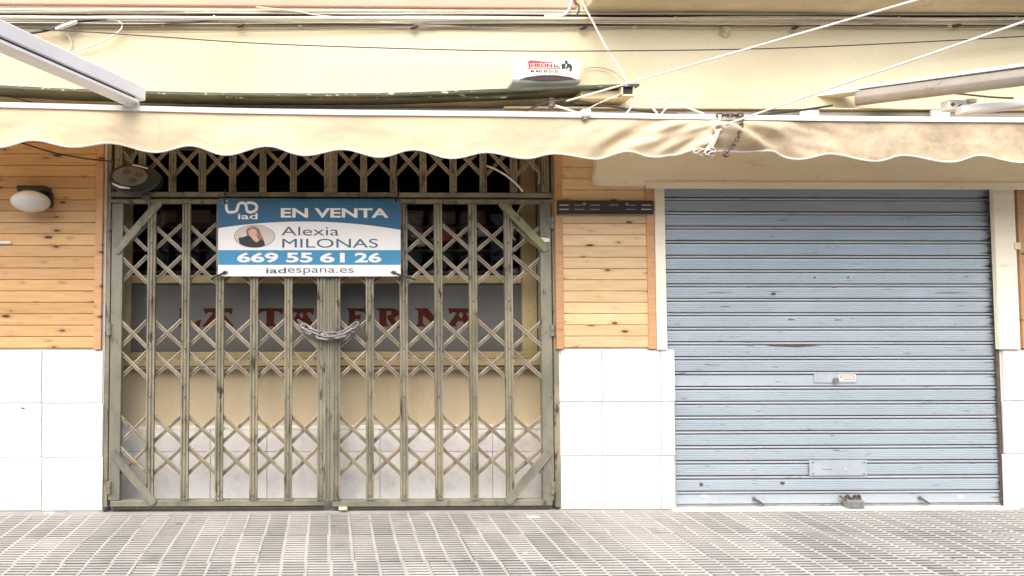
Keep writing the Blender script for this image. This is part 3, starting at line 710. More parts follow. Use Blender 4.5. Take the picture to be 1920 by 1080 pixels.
# printed portrait in its oval
b = MB(); b.plate(ell(477.3, 443, 38.3, 21.4, T, 40), T, .0008); b.build('portrait_rim', ink, sg)
b = MB(); b.plate(ell(477.3, 443, 37.4, 20.7, T-.0006, 40), T-.0006, .0006); pt = b.build('portrait_oval', beige_p, sg)
pl([(x, y) for x, y in ((463,441),(461,433),(465,427),(472,424),(480,425),(486,430),(489,438),(493,446),(495,452),(488,456),(480,452),(468,450),(464,446))], T-.0012, hair_p, sg, 'portrait_hair', .0006)
pl([(447,446),(456,444.5),(464,441.5),(470,443),(476,450),(483,454),(489,449),(495,451),(497,460),(488,463),(477.3,463.7),(466,463),(455,460),(449,456)], T-.0018, blk_p, sg, 'portrait_jacket', .0006)
pl([(468,441),(474,449),(480,454.5),(486,450.5),(483,446),(480,441)], T-.0024, skin_p, sg, 'portrait_neck', .0006)
pl([(x, y) for x, y in ((465.5,435),(467,430),(471,427.5),(477,427.5),(481,431),(482.5,437),(480,442),(475,444.2),(470,442.5),(467,439))], T-.0030, skin_p, sg, 'portrait_face', .0006)
pl([(466,433),(467,428),(473,425.5),(480,427),(484,434),(486,442),(483,440),(481,433),(477,429),(470,429)], T-.0036, hair_p, sg, 'portrait_hair', .0006)
for x, y in ((421,380),(741.5,380),(422,511),(738,511)):
    c = P(x, y, SY-.003); b = MB(); b.tube([c + Vector((.018*math.cos(a*.5236), 0, .011*math.sin(a*.5236))) for a in range(12)], .0045, 6, closed=True); b.build('grommet', steel_d, sg)
def tie(pts, label):
    b = MB(); b.tube(cr(pts, 5), .0065, 6); tag(b.build('cable_tie', black_p), label, 'cable tie', 'cable ties holding the banner')
tie([P(421.5,381,-.05), P(421.3,378,-.075), P(421,368,-.07), P(421.5,359,-.03), P(422,356,.0)], 'black tie at the top left corner of the banner')
tie([P(741,382,-.05), P(742,378,-.075), P(745,369,-.07), P(748,360,-.03), P(749,356,.0)], 'black tie at the top right corner of the banner')
tie([P(424,510,-.05), P(421,511,-.075), P(410,516,-.07), P(400,521,-.04), P(397,522,.0)], 'black tie at the bottom left corner of the banner')
tie([P(736,510,-.05), P(739,511,-.075), P(757,518,-.072), P(775,523,-.05), P(778,524,.0)], 'black tie at the bottom right corner of the banner')

# ------------------------------------------------------------------ shutter
SH = .03
sh = thing('roller_shutter', (X(1560), SH, 0), 'closed grey blue steel roller shutter with scuffed slats', 'shutter')
ys = [352 - 8, 370.5, 397, 424, 451, 478.5, 505.5, 532, 559, 586, 613, 640.3, 668, 696, 723.7, 751.5, 779, 806.7, 834.5, 862.5, 890.8, 919.5, 944]
xA, xB = X(1241, SH), X(1893, SH)
for i in range(len(ys)-1):
    z1, z0 = Z(ys[i], SH, 1560), Z(ys[i+1], SH, 1560); h = z1 - z0
    smooth = i == 13 or i == 21
    def pt(f, y): return (y, z1 - f*h)
    prf = [pt(0,.030), pt(.0,.018), pt(.045,.018), pt(.05,-.002), pt(.08,-.008), pt(.12,-.010), pt(.17,-.008), pt(.20,-.002), pt(.205,.018), pt(.25,.018), pt(.255,.0)]
    if not smooth:
        for f in (.40,.52,.64,.76,.88): prf += [pt(f, -.001), pt(f+.006, .003), pt(f+.030, .003), pt(f+.036, -.001)]
    prf += [pt(.97,.0), pt(.99,.006), pt(.99,.030)]
    b = MB(); b.prof(prf, (xA, SH, 0), (xB, SH, 0), (0,1,0), (0,0,1))
    fsn = len(prf)
    for k in range(fsn): b.m[k] = 1 if k in (3,4,5,6) else (2 if k in (1,2,7,8,9) else 0)
    b.build('slat', [shut_m, shut_edge, rust], sh, angle=18)
b = MB(); b.box(xA, xB, SH-.014, SH+.022, Z(950.5,SH,1560), Z(944.3,SH,1560)); b.build('bottom_bar', steel_d, sh, bevel=.003)
for px_, wd in ((1243.5, 2.5), (1866, 6), (1872.5, 3)):
    b = MB(); xa_, xb_ = X(px_-wd, SH-.02, 500), X(px_+wd*.4, SH-.02, 500)
    b.box(xa_, xb_, SH-.026, SH-.0145, Z(950.5,SH,1560), zl-.003); b.build('guide_rail', rust, sh)
b = MB(); b.box(xA, xB, SH+.031, SH+.05, 0, Z(340,SH,1560)); b.build('backing', rust, sh)
pA = flat(1526.5, 1606, 700.5, 718, SH-.008, SH-.002, 'lock_plate', plate_m, sh)
c = P(1566, 713, SH-.01); b = MB(); b.cyl(c+Vector((0,.004,0)), c-Vector((0,.012,0)), .022, 14); b.build('key_cylinder', steel_d, pA)
st = flat(1573, 1604, 703, 714.5, SH-.0095, SH-.0085, 'sticker', sw, sh, bev=0)
for r in ((1575,1602,704,705.6),(1575,1596,707.6,709),(1582,1602,710.8,712.4),(1575,1577,705.8,707.4),(1600,1602,705.8,710.6)): flat(*r, SH-.0105, SH-.0098, 'sticker_line', orange_s, st, bev=0)
pB = flat(1518, 1626, 863, 892, SH-.018, SH-.012, 'repair_plate', plate_m, sh, bev=.002)
flat(1542, 1562, 877, 879.5, SH-.024, SH-.0185, 'plate_slot', shut_m, pB, bev=.002)
for x, y in ((1524,867),(1524,888),(1620,867),(1620,888)):
    c = P(x, y, SH-.018); b = MB(); b.cyl(c, c-Vector((0,.004,0)), .007, 8); b.build('screw', steel_d, pB)
for x, y in ((1420,938),(1731,936)):       # torn lugs of old bolts
    b = MB(); a = P(x-8, y-4, SH-.005); c = P(x, y+1, SH-.03); d = P(x+12, y+8, SH-.035)
    b.tube([a, c, d], lambda t: .013*(1-.5*t), 7); b.build('bolt_lug', rust, sh)
def chip(cx, cy, w_, h_, m=rust, nm='paint_chip'):
    pts = []
    for k in range(9):
        a = 2*math.pi*k/9; r = rnd.uniform(.55, 1.1); pts.append((cx + w_*r*math.cos(a), cy + h_*r*math.sin(a)))
    pl(pts, SH-.0015, m, sh, nm, .001)
for cx, cy, w_, h_ in ((1486,649,60,2.4),(1566,538,10,2.0),(1452,592,9,1.6),(1484,599,8,1.2),(1597,592,6,1.6),(1572,600,8,1.2),(1451,551,6,3.4),(1345,549,32,.9),(1782,549,44,.9),(1315,909,4,5),(1468,906,6,4),(1360,575,16,.8)): chip(cx, cy, w_, h_)
for x in (1527, 1590):
    for y in (509.5, 520):
        c = P(x, y, SH-.001); b = MB(); b.cyl(c+Vector((0,.004,0)), c-Vector((0,.003,0)), .008, 8); b.build('rivet', rust, sh)
for cx, cy in ((1320,931),(1800,931)): chip(cx, cy, 10, 4, sw, 'paper_remnant')
# floor lock
fl = thing('shutter_lock', (X(1605,-.03,950), -.03, .02), 'grey steel lock box on the threshold at the foot of the shutter', 'lock')
b = MB(); b.box(X(1592,-.05,948), X(1622,-.05,948), -.05, .005, .021, Z(939,-.05,1600)); b.build('lock_body', steel_d, fl, bevel=.004)
b = MB(); b.box(X(1597,-.05,948), X(1617,-.05,948), -.054, -.0505, .028, Z(943,-.05,1600)); b.build('lock_face', steel_d, fl, bevel=.001)
b = MB()
for k in range(5): b.tube(cr([P(1575+k*8, 938-rnd.uniform(0,9), .01), P(1583+k*7, 932+rnd.uniform(-4,5), -.02), P(1590+k*6, 940, -.02)], 4), .008, 6)
b.build('bent_hasp', rust, fl)

# ------------------------------------------------------------------ lamp, bracket, reel
lp = thing('wall_lamp', P(60, 378, -.03), 'white opal globe wall lamp with black base on the pine boards', 'lamp')
c = P(61, 360, -.03)
b = MB(); b.box(X(35,-.1,360), X(88,-.1,360), -.14, -.022, Z(362,-.1), Z(351,-.1)); b.box(X(78,-.1,372), X(92,-.1,372), -.05, -.022, Z(391,-.05), Z(362.5,-.05)); b.build('lamp_base', black_m, lp, bevel=.008)
c = P(57.5, 378, -.13)
prof = [(.001,-.080)] + [(.135*math.cos(a), .080*math.sin(a)) for a in [(-80 + 10*k)*math.pi/180 for k in range(16)]] + [(.06,.077)]
b = MB(); b.lathe([(r, h) for r, h in prof], (c.x, c.y, c.z), 'z', 32); b.build('lamp_globe', globe_m, lp)
# black slotted rail
br = thing('mounting_rail', P(1136, 398, -.05), 'black slotted metal rail screwed across the pine boards', 'bracket')
flat(1045, 1226, 376, 398.5, -.048, -.036, 'rail_plate', black_m, br, bev=.003)
flat(1045, 1226, 398.6, 401, -.058, -.036, 'rail_lip', black_m, br, bev=.002)
for y in (384.5, 392.5):
    for x0 in (1049, 1077, 1107, 1142, 1174, 1203):
        if y > 390 and x0 in (1142,): continue
        flat(x0, x0+18, y-.7, y+.7, -.0495, -.0483, 'slot', off_white if x0 in (1049,1203) else grey_al, br, bev=0)
for x in (1095, 1175):
    c = P(x, 382.5, -.05); b = MB(); b.cyl(c, c-Vector((0,.006,0)), .011, 10); b.build('screw', steel_d, br)
# extension cable reel lying on the header
rl = thing('cable_reel', P(250, 361, .02), 'black extension cable reel with three sockets wedged above the gate', 'cable reel')
cR = P(245, 332, -.06)
b = MB(); b.lathe([(.02,-.10),(.105,-.10),(.112,-.085),(.112,-.065),(.07,-.055),(.07,.0),(.112,.01),(.115,.025),(.105,.035),(.02,.035)], (cR.x+.025, cR.y+.03, cR.z-.01), 'y', 32, 1.72); b.build('drum', black_p, rl)
b = MB(); b.lathe([(.001,.0),(.070,.0),(.074,.008),(.070,.014),(.001,.014)], (cR.x, cR.y-.004, cR.z+.004), 'y', 32, 1.78); fc = b.build('socket_face', reel_g, rl)
for dx, dz in ((-.022,.034),(.062,.010),(.020,-.032)):
    b = MB(); b.lathe([(.001,.016),(.014,.016),(.017,.020),(.019,.016),(.017,.012)], (cR.x+dx*1.1, cR.y-.004, cR.z+.004+dz), 'y', 18, 1.7); b.build('socket', rust, fc)
b = MB(); b.plate(pxpoly([(209,342),(225,348),(244,352),(243,354),(224,353),(211,346)], cR.y-.04), cR.y-.04, .002); b.build('rim_label', sw, rl)
b = MB(); b.plate(pxpoly([(248,308.5),(258,309),(277,315),(277,317),(258,312),(248,310.5)], cR.y-.04), cR.y-.04, .002); b.build('rim_label', beige_p, rl)
b = MB()
for x0, y0 in ((212,345),(268,356)): b.tube([P(x0, 340, -.03), P(x0+3, 361, -.04)], .012, 8)
b.build('reel_stand', black_p, rl)

# ------------------------------------------------------------------ alarm box
al = thing('alarm_siren', P(1026, 155, 0), 'white burglar alarm siren with red lettering on the cream wall', 'alarm')
AY = -.13
xl_, xr_ = X(960,AY,130), X(1090,AY,130); zt_, zb_ = Z(109,AY,1026), Z(155,AY,1026)
b = MB()
zc = zb_ + (zt_-zb_)*.14
vs = [(xl_,AY,zt_),(xr_,AY,zt_),(xr_,AY,zc),(xl_,AY,zc),(xl_+.01,AY+.02,zb_),(xr_-.01,AY+.02,zb_),(xl_,0,zt_),(xr_,0,zt_),(xr_,0,zb_),(xl_,0,zb_)]
b.add(vs, [(0,1,2,3),(3,2,5,4),(6,7,1,0),(6,0,3,9),(3,4,9),(7,8,2,1),(2,8,5),(4,5,8,9),(6,9,8,7)])
b.build('siren_case', off_white, al, bevel=.007)
yl = AY+.012
b = MB(); pts = [(979,147.5)] + [(979 + 98*k/14, 147.2 - 5.6*math.sin(math.pi*k/14)) for k in range(1,14)] + [(1077,147.5)] + [(1077 - 98*k/14, 147.8 + 3.0*math.sin(math.pi*k/14)) for k in range(1,14)]
b.plate(pxpoly(pts, AY-.004), AY-.004, .03); b.build('siren_lens', lens_m, al)
b = MB(); cen = [(P(x,y,AY-.006)) for x, y in [(976,148)] + [(976 + 104*k/14, 146.4 - 6.4*math.sin(math.pi*k/14)) for k in range(1,14)] + [(1080,148)]]
b.tube(cen, .006, 6); b.build('lens_hood', off_white, al)
A2 = AY-.001
pl([(988,118),(994,113),(1030,116.5),(1036,115),(1035,117.5),(1018,118),(994,118),(995,126),(991,126),(991,118)], A2, red_p, al, 'roof_emblem')
text('HRON', 996, 1035, 119, 126, A2, red_p, al, .045)
text('S.L.', 1038, 1050, 120.8, 126.2, A2, blk_p, al, .045)
text('SEGURIDAD INTELIGENTE', 989.5, 1051, 127.2, 129.4, A2, red_p, al, .03)
text('902 20 21 21', 1004, 1046.5, 131.6, 135.9, A2, blk_p, al, .035)
pl([(994,133.4),(996,131.8),(1000,131.8),(1002,133.4),(1000.5,133.6),(1001,135.6),(995,135.6),(995.5,133.6)], A2, blk_p, al, 'phone_symbol')
pl([(1058,113.5),(1065,113.5),(1064,117),(1066,119),(1071,121),(1073,126),(1072,133),(1067,134.3),(1069,129),(1066,126),(1063,129),(1058,128.5),(1054,130),(1053,125),(1052.5,121),(1055,118.5),(1057,120),(1060,118),(1059.5,116.5)], A2, blk_p, al, 'emblem')
pl([(1061,120),(1063,119.6),(1061.6,126),(1060,127)], A2-.001, sw, al, 'emblem_stripe')
b = MB(); b.tube(cr([P(990,155,-.06), P(992,160,-.03), P(995,168,-.01), P(998,180,-.005)], 5), .006, 6); b.tube(cr([P(999,155,-.06), P(997,161,-.03), P(996,172,-.01)], 5), .005, 6); b.build('siren_lead', rust, al)

# ------------------------------------------------------------------ green canopy strip
cn = thing('metal_canopy', (X(600,-.2,175), -.1, Z(180)), 'rusty green metal canopy strip under the alarm box', 'canopy')
edge = [(-260,152),(-60,157),(0,160),(60,163),(120,166),(200,168),(300,171.5),(420,174),(560,175),(700,174.5),(820,171),(950,166),(1060,161.5),(1130,159),(1199,157)]
tops = [P(x, y, -.24) for x, y in edge]
sm = cr(tops, 6); b = MB(); n = len(sm)
for i, p in enumerate(sm): pass
vs = []; fs = []
for i, p in enumerate(sm):
    jag = rnd.uniform(0, .006); xx = p.x
    d = .012
    back = Vector((xx, -.002, p.z + .004))
    vs += [(xx, -.24, p.z + jag*.4), (xx, -.24, p.z - .014 - jag), (xx, -.002, p.z-.008), (xx, -.002, p.z+.006)]
for i in range(n-1):
    a = 4*i; c = 4*(i+1)
    fs += [(a,c,c+1,a+1), (a+3,c+3,c,a), (a+2,a+3,c+3,c+2), (a+1,c+1,c+2,a+2)]
fs += [(0,1,2,3), (4*n-4,4*n-1,4*n-2,4*n-3)]
b.add(vs, fs)
for k in range(len(b.m)): b.m[k] = 1 if k % 4 == 3 else 0
b.build('canopy_sheet', [green_m, under_m], cn, angle=50)
b = MB(); q = [(420,176),(700,176),(945,170),(1052,164.5),(1075,166),(1020,172),(955,180),(945,183.5),(700,183.5),(420,183.5)]
b.plate(pxpoly(q, -.20), -.20, .012); b.build('canopy_web', green_m, cn)
# square tube end under the canopy
tb_ = MB(); xA_, xB_ = X(1168,-.235,170), X(1188,-.235,170); z1_, z0_ = Z(162.5,-.235,1178), Z(176.5,-.235,1178)
tb_.box(X(1080,-.1,170), xA_-.001, -.19, -.04, z0_-.02, z1_-.012)
tb_.build('support_arm', cream_dirty, cn, bevel=.004)
b = MB(); b.box(xA_, xB_, -.215, -.03, z0_, z1_); b.build('tube_end', black_p, cn)
for r_ in ((xA_-.008, xA_, z0_-.008, z1_), (xB_, xB_+.006, z0_-.008, z1_), (xA_-.008, xB_+.006, z0_-.012, z0_-.0005)):
    b = MB(); b.box(r_[0], r_[1], -.235, -.03, r_[2], r_[3]); b.build('tube_wall', cream, cn)

# ------------------------------------------------------------------ awning
AWY = -.70
aw = thing('shop_awning', P(960, 300, AWY), 'tan scalloped awning with a white front bar across both shops', 'awning')
bar_c = [(-330,192.5,197),(0,193,199.5),(480,207,210),(960,211,215.5),(1440,218.5,222.5),(1920,221,225.5),(2300,224,229)]
pts = [P(x, c_, AWY) for x, _, c_ in ((-330,0,190),(0,0,197.5),(480,0,209.5),(960,0,215),(1440,0,222),(1920,0,226),(2300,0,229))]
cl = cr(pts, 6); b = MB(); pr = [(-.0175,-.02),(-.0175,.02),(.012,.024),(.0175,.012),(.0175,-.02)]
for i in range(len(cl)-1): b.prof([(u, v) for u, v in pr], cl[i], cl[i+1], (0,0,1), (0,-1,0))
# weld into one bar: remove inner caps by rebuilding as strip
b = MB(); n = len(pr); vs = []; fs = []
for p in cl: vs += [p + Vector((0,-v,u)) for u, v in pr]
for i in range(len(cl)-1): fs += [(i*n+j, i*n+(j+1) % n, (i+1)*n+(j+1) % n, (i+1)*n+j) for j in range(n)]
fs += [tuple(range(n)), tuple(range((len(cl)-1)*n, len(cl)*n))]
b.add(vs, fs); b.build('front_bar', white_al, aw)
def bar_z(x):
    for i in range(len(cl)-1):
        if cl[i].x <= x <= cl[i+1].x: return cl[i].z + (cl[i+1].z-cl[i].z)*(x-cl[i].x)/(cl[i+1].x-cl[i].x)
    return cl[0].z if x < cl[0].x else cl[-1].z
bot = [(-330,262),(-230,276),(-150,262),(-75,276),(0,275),(63,264),(140,277),(208,270),(290,285),(355,272.5),(425,291),(500,275.5),(570,292.5),(642,279),(712,294.5),(775,281),(847,297.5),(912,286),(988,296.5),(1037,288),(1118,297),(1170,286),(1225,296),(1260,291),(1300,283),(1345,281),(1395,282),(1435,284),(1498,299),(1555,289),(1640,302.5),(1695,291),(1782,304),(1830,292.5),(1912,305),(1970,294),(2050,307),(2120,296),(2200,309),(2300,300)]
bw = [(P(x, y, AWY), ) for x, y in bot]; bx_ = [q[0].x for q in bw]; bz_ = [q[0].z for q in bw]
def bot_z(x):
    if x <= bx_[0]: return bz_[0]
    for i in range(len(bx_)-1):
        if x <= bx_[i+1]:
            t = (x-bx_[i])/(bx_[i+1]-bx_[i]); t = .5-.5*math.cos(math.pi*t); return bz_[i]*(1-t) + bz_[i+1]*t
    return bz_[-1]
NX, NZ = 620, 22
x0v, x1v = cl[0].x+.01, cl[-1].x-.01
xk0, xk1, xk2 = X(900,AWY), X(1340,AWY), X(1600,AWY)
def bulge(x, f):
    """cloth relief: soft waves that grow towards the hem, pulled folds near the knotted rope"""
    y = .010*math.sin(x*5.1+.6)*f + .006*math.sin(x*11.3+1.0)*f*f
    y += .016*(mnoise.fractal(Vector((x*1.6, f*.9, 3.1)), 1, 2, 4))*min(1, f*2)
    k = max(0.0, 1-abs(x-xk1)/(1.25 if x < xk1 else 1.1)); k = k*k*(3-2*k)
    d1 = (x - xk1); ph = (d1*7.0 + (1-f)*2.6*(-1 if d1 < 0 else 1))
    fold = math.sin(ph*2.1) * .5 + math.sin(ph*3.7+1.3)*.35 + .8*mnoise.noise(Vector((x*5 + f*4*(1 if d1 < 0 else -1), f*2.2, 1.7)))
    y += .044*k*fold*min(1, f*3)
    y -= .05*k*math.sin(math.pi*min(1, f*1.05))*(.6+.4*math.sin(x*3))
    return y
vs = []; fs = []
for i in range(NX+1):
    x = x0v + (x1v-x0v)*i/NX; zt0 = bar_z(x)-.012; zb0 = bot_z(x)
    for j in range(NZ+1):
        f = j/NZ; vs.append((x, AWY-.006+bulge(x, f), zt0+(zb0-zt0)*f))
for i in range(NX):
    for j in range(NZ): a = i*(NZ+1)+j; fs.append((a, a+1, a+NZ+2, a+NZ+1))
b = MB(); b.add(vs, fs); va = b.build('valance', canvas, aw, angle=80)
so = va.modifiers.new('thick', 'SOLIDIFY'); so.thickness = .002
b = MB(); b.tube([(vs[i*(NZ+1)+NZ][0], vs[i*(NZ+1)+NZ][1], vs[i*(NZ+1)+NZ][2]) for i in range(NX+1)], .0065, 6); b.build('piping', piping_m, va)
for px in (300, 1462):      # seams of the canvas widths
    b = MB()
    for dx in (-3, 3.5):
        xx = X(px+dx, AWY, 250); b.tube([(xx, AWY-.0075+bulge(xx, j/14), bar_z(xx)-.02+(bot_z(xx)-bar_z(xx)+.03)*j/14) for j in range(15)], .0016, 4)
    b.build('seam', canvas, va)
# cloth running back to the roller on the wall
ZR = Z(211, -.10)
vs = []; fs = []; M_ = 60
for i in range(M_+1):
    x = x0v + (x1v-x0v)*i/M_; zf = bar_z(x)-.014
    zr = P(960, 0, 0).z*0 + Z(222, -.10, 960) - .012
    for j in range(7):
        t = j/6; vs.append((x, AWY+.01 + (-.10-AWY-.01)*t, zf+(zr-zf)*t - .02*math.sin(math.pi*t)))
for i in range(M_):
    for j in range(6): a = i*7+j; fs.append((a, a+1, a+8, a+7))
b = MB(); b.add(vs, fs); cz = b.build('canopy_cloth', canvas, aw, angle=80); so = cz.modifiers.new('thick', 'SOLIDIFY'); so.thickness = .002
zr = Z(211, -.10, 960)
b = MB(); b.cyl((x0v, -.06, zr), (x1v, -.06, zr), .045, 16); b.build('roller', grey_al, aw)
b = MB(); b.prof([(-.001,0),(-.13,-.006),(-.13,.004),(-.001,.012)], (X(940), 0, Z(202.5,-.13,1400)), (x1v, 0, Z(202.5,-.13,1400)), (0,1,0), (0,0,1)); b.build('roller_hood', cream_dirty, aw, bevel=.002)
for px in (1518, 1763):
    b = MB(); b.box(X(px-17,-.15,212), X(px+17,-.15,212), -.16, -.135, Z(226,-.16,px), Z(206,-.16,px)); b.build('roller_bracket', off_white, aw, bevel=.006)
# clamp and white bracket on the bar by the alarm
b = MB(); c = P(1098, 214, AWY-.02); b.box(c.x-.03, c.x+.03, c.y-.02, c.y+.05, c.z-.02, c.z+.03); b.build('bar_clamp', white_al, aw, bevel=.006)
b = MB(); c = P(1097, 221, AWY-.03); b.box(c.x-.012, c.x+.012, c.y-.012, c.y+.02, c.z-.012, c.z+.006); b.build('clamp_bolt', steel_d, aw, bevel=.003)

# white awning arm reaching out to the street on the left
A = P(262, 184, -.66); Bv = P(-12, 62, -1.5); dirv = (Bv-A); Bv = A + dirv*1.35
d = dirv.normalized(); u = Vector((0,0,1)) - d*d.z; u.normalize(); v = d.cross(u)
hw, hh = .058, .060
b = MB(); b.prof([(hh,-hw),(hh,hw),(-hh*.45,hw),(-hh*.45,-hw)], A, Bv, u, v); ar = tag(b.build('support_arm', white_al, aw, bevel=.006), 'white arm reaching forward at the upper left')
b = MB(); b.prof([(-hh*.46,-hw*.8),(-hh*.46,hw*.8),(-hh*.72,hw*.8),(-hh*.72,-hw*.8)], A+d*.08, Bv, u, v); b.build('arm_groove', black_p, ar)
b = MB(); b.prof([(-hh*.73,-hw),(-hh*.73,hw),(-hh,hw),(-hh,-hw)], A+d*.06, Bv, u, v); b.build('arm_lip', white_al, ar)
c = P(240, 192, -.71); b = MB(); b.box(c.x-.03, c.x+.045, -.66, -.61, c.z-.02, c.z+.035); b.build('arm_joint', white_al, ar, bevel=.01)
# grey profile on the right
rp = thing('awning_cassette', P(1760, 170, -.3), 'grey folded awning cassette with a white top sheet at the upper right', 'awning cassette')
A = P(1604, 184, -.12); Bv = P(1926, 143, -.75); d = (Bv-A).normalized(); Bv = A + (Bv-A)*1.5
u = Vector((0,0,1)) - d*d.z; u.normalize(); v = d.cross(u)
b = MB(); b.prof([(.045,-.05),(.045,.05),(-.01,.056),(-.05,.03),(-.055,-.03),(-.01,-.056)], A, Bv, u, v); b.build('cassette_body', grey_al, rp, bevel=.004)
A2_ = P(1553, 184, -.20); B2_ = P(1640, 166, -.30)
top = MB(); A3 = A + u*.05; B3 = Bv + u*.056
tp = [A3 - v*.08 - d*.10, A3 + v*.06 - d*.22, Bv + u*.052 + v*.07, Bv + u*.062 - v*.07]
top.add([p for p in tp] + [p + u*.022 for p in tp], [(0,1,2,3),(7,6,5,4),(0,4,5,1),(1,5,6,2),(2,6,7,3),(3,7,4,0)]); top.build('top_sheet', white_al, rp, bevel=.003)
b = MB(); q = [A3 - v*.075 - d*.16, A3 + v*.07 - d*.30, A3 + v*.06 + d*.02, A3 - v*.08 + d*.10]; b.add([p - u*.012 for p in q] + [p - u*.004 for p in q], [(0,1,2,3),(7,6,5,4),(0,4,5,1),(1,5,6,2),(2,6,7,3),(3,7,4,0)]); b.build('end_flap', off_white, rp)
# white bracket arm below it
ba = thing('bracket_arm', P(1850, 200, -.5), 'white aluminium bracket arm with bolted plate at the right edge', 'awning arm')
b = MB(); b.box(X(1776,-.45,197), X(1811,-.45,197), -.46, -.40, Z(206.5,-.45,1793), Z(188,-.45,1793)); b.build('bracket_plate', off_white, ba, bevel=.006)
for x, y in ((1786,196),(1800,199)):
    c = P(x, y, -.462); b = MB(); b.cyl(c+Vector((0,.004,0)), c-Vector((0,.008,0)), .011, 8); b.build('bolt', rust, ba)
A = P(1797, 208, -.47); Bv = P(1924, 196, -.55); d = (Bv-A).normalized(); Bv = A + (Bv-A)*1.8; u = Vector((0,0,1)) - d*d.z; u.normalize(); v = d.cross(u)
b = MB(); b.prof([(.030,-.03),(.030,.03),(-.012,.034),(-.028,.02),(-.028,-.02),(-.012,-.034)], A, Bv, u, v); b.build('arm_profile', white_al, ba, bevel=.003)
b = MB(); b.box(X(1815,-.42,187), X(1830,-.42,187), -.43, -.38, Z(192,-.43,1822), Z(184,-.43,1822)); b.build('bracket_lug', grey_al, ba, bevel=.004)

# ------------------------------------------------------------------ cables on the wall
def cable(name, pts, r, m, label, cat='cable', group=None, k=8, n=7):
    b = MB(); b.tube(cr([P(*p) for p in pts], k), r, n); return tag(b.build(name, m), label, cat, group)
def run(ys, Y, jit=.6, step=150, x0=-320, x1=2280):
    """cable along the wall: heights at left, centre, right with a little sag between clips"""
    o = []; x = x0
    while x <= x1:
        t = x/1920
        yl_, ym, yr = ys; y = yl_*(1-t)*(1-2*t) + 4*ym*t*(1-t) + yr*t*(2*t-1)
        o.append((x, y + rnd.uniform(-jit, jit), Y + rnd.uniform(-.004, .004))); x += step
    return o
G = 'conduits along the top of the wall'
for yy_, Y_, r_, m_, l_ in (((22,24.2,25.5),-.045,.0036,conduit_d,'thin tan cable crossing in front of the second conduit'),((30.5,32,33),-.050,.0040,conduit,'thin pale cable lying above the thick conduit'),((36.5,38.2,37.5),-.055,.0034,conduit_d,'thin tan cable lying below the thick conduit'),((42,44,46.5),-.040,.0042,conduit,'thin pale cable along the lower third of the bundle'),((49,51,51),-.02,.0034,conduit_d,'lowest thin tan cable, just under the bundle')):
    cable('thin_cable', run(yy_, Y_, 1.6, 190), r_, m_, l_, 'cable', 'thin cables in the bundle at the top')
lab = ['topmost pale conduit, just under the pink band', 'second pale conduit down from the pink band', 'thin grey cable between the second and the thick conduit',
       'thick cream conduit with strap clips, the widest of the bundle', 'cream conduit hugging the underside of the thick one', 'thin brown cable along the lower edge of the bundle', 'lowest tan cable of the bundle']
spec = [((18,21,23),-.034,.0105,conduit),((23.5,25.5,27),-.038,.0075,conduit),((28.5,29.5,31),-.012,.0055,conduit_d),((32.5,35,35.5),-.046,.0130,conduit),((38.5,40.5,41.5),-.034,.0075,conduit),((41,44,45),-.014,.0055,conduit_d),((45,47.5,49.5),-.012,.0065,conduit_d)]
tops_ = []
for (yy, Y, r, m), l in zip(spec, lab):
    o = cable('wall_conduit', run(yy, Y, .5), r, m, l, 'conduit', G); tops_.append(o)
for px in (402, 612, 827, 1048, 1265, 1460, 1683, 1903):
    t = px/1920; y = 33*(1-t)*(1-2*t) + 4*35.5*t*(1-t) + 36*t*(2*t-1)
    b = MB(); c = P(px, y, -.026); b.box(c.x-.009, c.x+.009, c.y-.015, -.001, c.z-.016, c.z+.018); b.box(c.x-.012, c.x+.012, -.02, -.001, c.z-.030, c.z-.016); b.build('strap_clip', off_white, tops_[3], bevel=.003)
for px in (165, 350, 710, 893, 1000, 1257, 1330, 1812):
    t = px/1920; y = 24*(1-t)*(1-2*t) + 4*26*t*(1-t) + 27.5*t*(2*t-1)
    b = MB(); c = P(px, y, -.02); b.box(c.x-.013, c.x+.013, c.y-.010, -.001, c.z-.010, c.z+.012); b.build('strap_clip', off_white, tops_[1], bevel=.003)
for px in (40, 305, 563, 888, 1190, 1540, 1780):
    t = px/1920; y = 45*(1-t)*(1-2*t) + 4*47.5*t*(1-t) + 49.5*t*(2*t-1)
    b = MB(); c = P(px, y, -.012); b.box(c.x-.014, c.x+.014, c.y-.009, -.001, c.z-.018, c.z+.014); b.build('strap_clip', off_white, tops_[6], bevel=.003)
GB = 'black wires along the wall'
cable('black_wire', run((27,29.5,32), -.03, 1.0), .0048, wire_b, 'thin black wire woven through the top of the conduit bundle', 'cable', GB)
cable('black_wire', run((43,46,43), -.03, 1.2), .0045, wire_b, 'black wire along the lower side of the conduits with taped joints', 'cable', GB)
cable('black_wire', [(-200,40,-.05),(0,47,-.05),(130,47,-.05),(300,45,-.05),(480,33,-.045),(640,30,-.035),(900,30,-.03)], .004, wire_b, 'black wire climbing from left into the conduit bundle', 'cable', GB)
cable('black_wire', [(-200,48,-.06),(0,52,-.06),(119,57,-.09),(300,69,-.12),(480,81,-.14),(720,90,-.16),(960,95.5,-.16),(1200,95,-.16),(1440,91,-.15),(1680,81,-.13),(1920,68,-.10),(2250,48,-.06)], .0042, wire_b, 'long black wire sagging across the cream wall above the alarm', 'cable', GB, 6)
cable('black_wire', run((36.5,38,39), -.03, .8), .005, wire_b, 'added black line for the shaded gap under the thick cream conduit', 'cable', GB)  # black line added to paint the shade below the thick conduit
cable('black_wire', run((20.8,23.2,25), -.02, .5), .004, wire_b, 'added black line for the shaded gap between the two topmost conduits', 'cable', GB)  # likewise added, paints the shaded gap between the top conduits
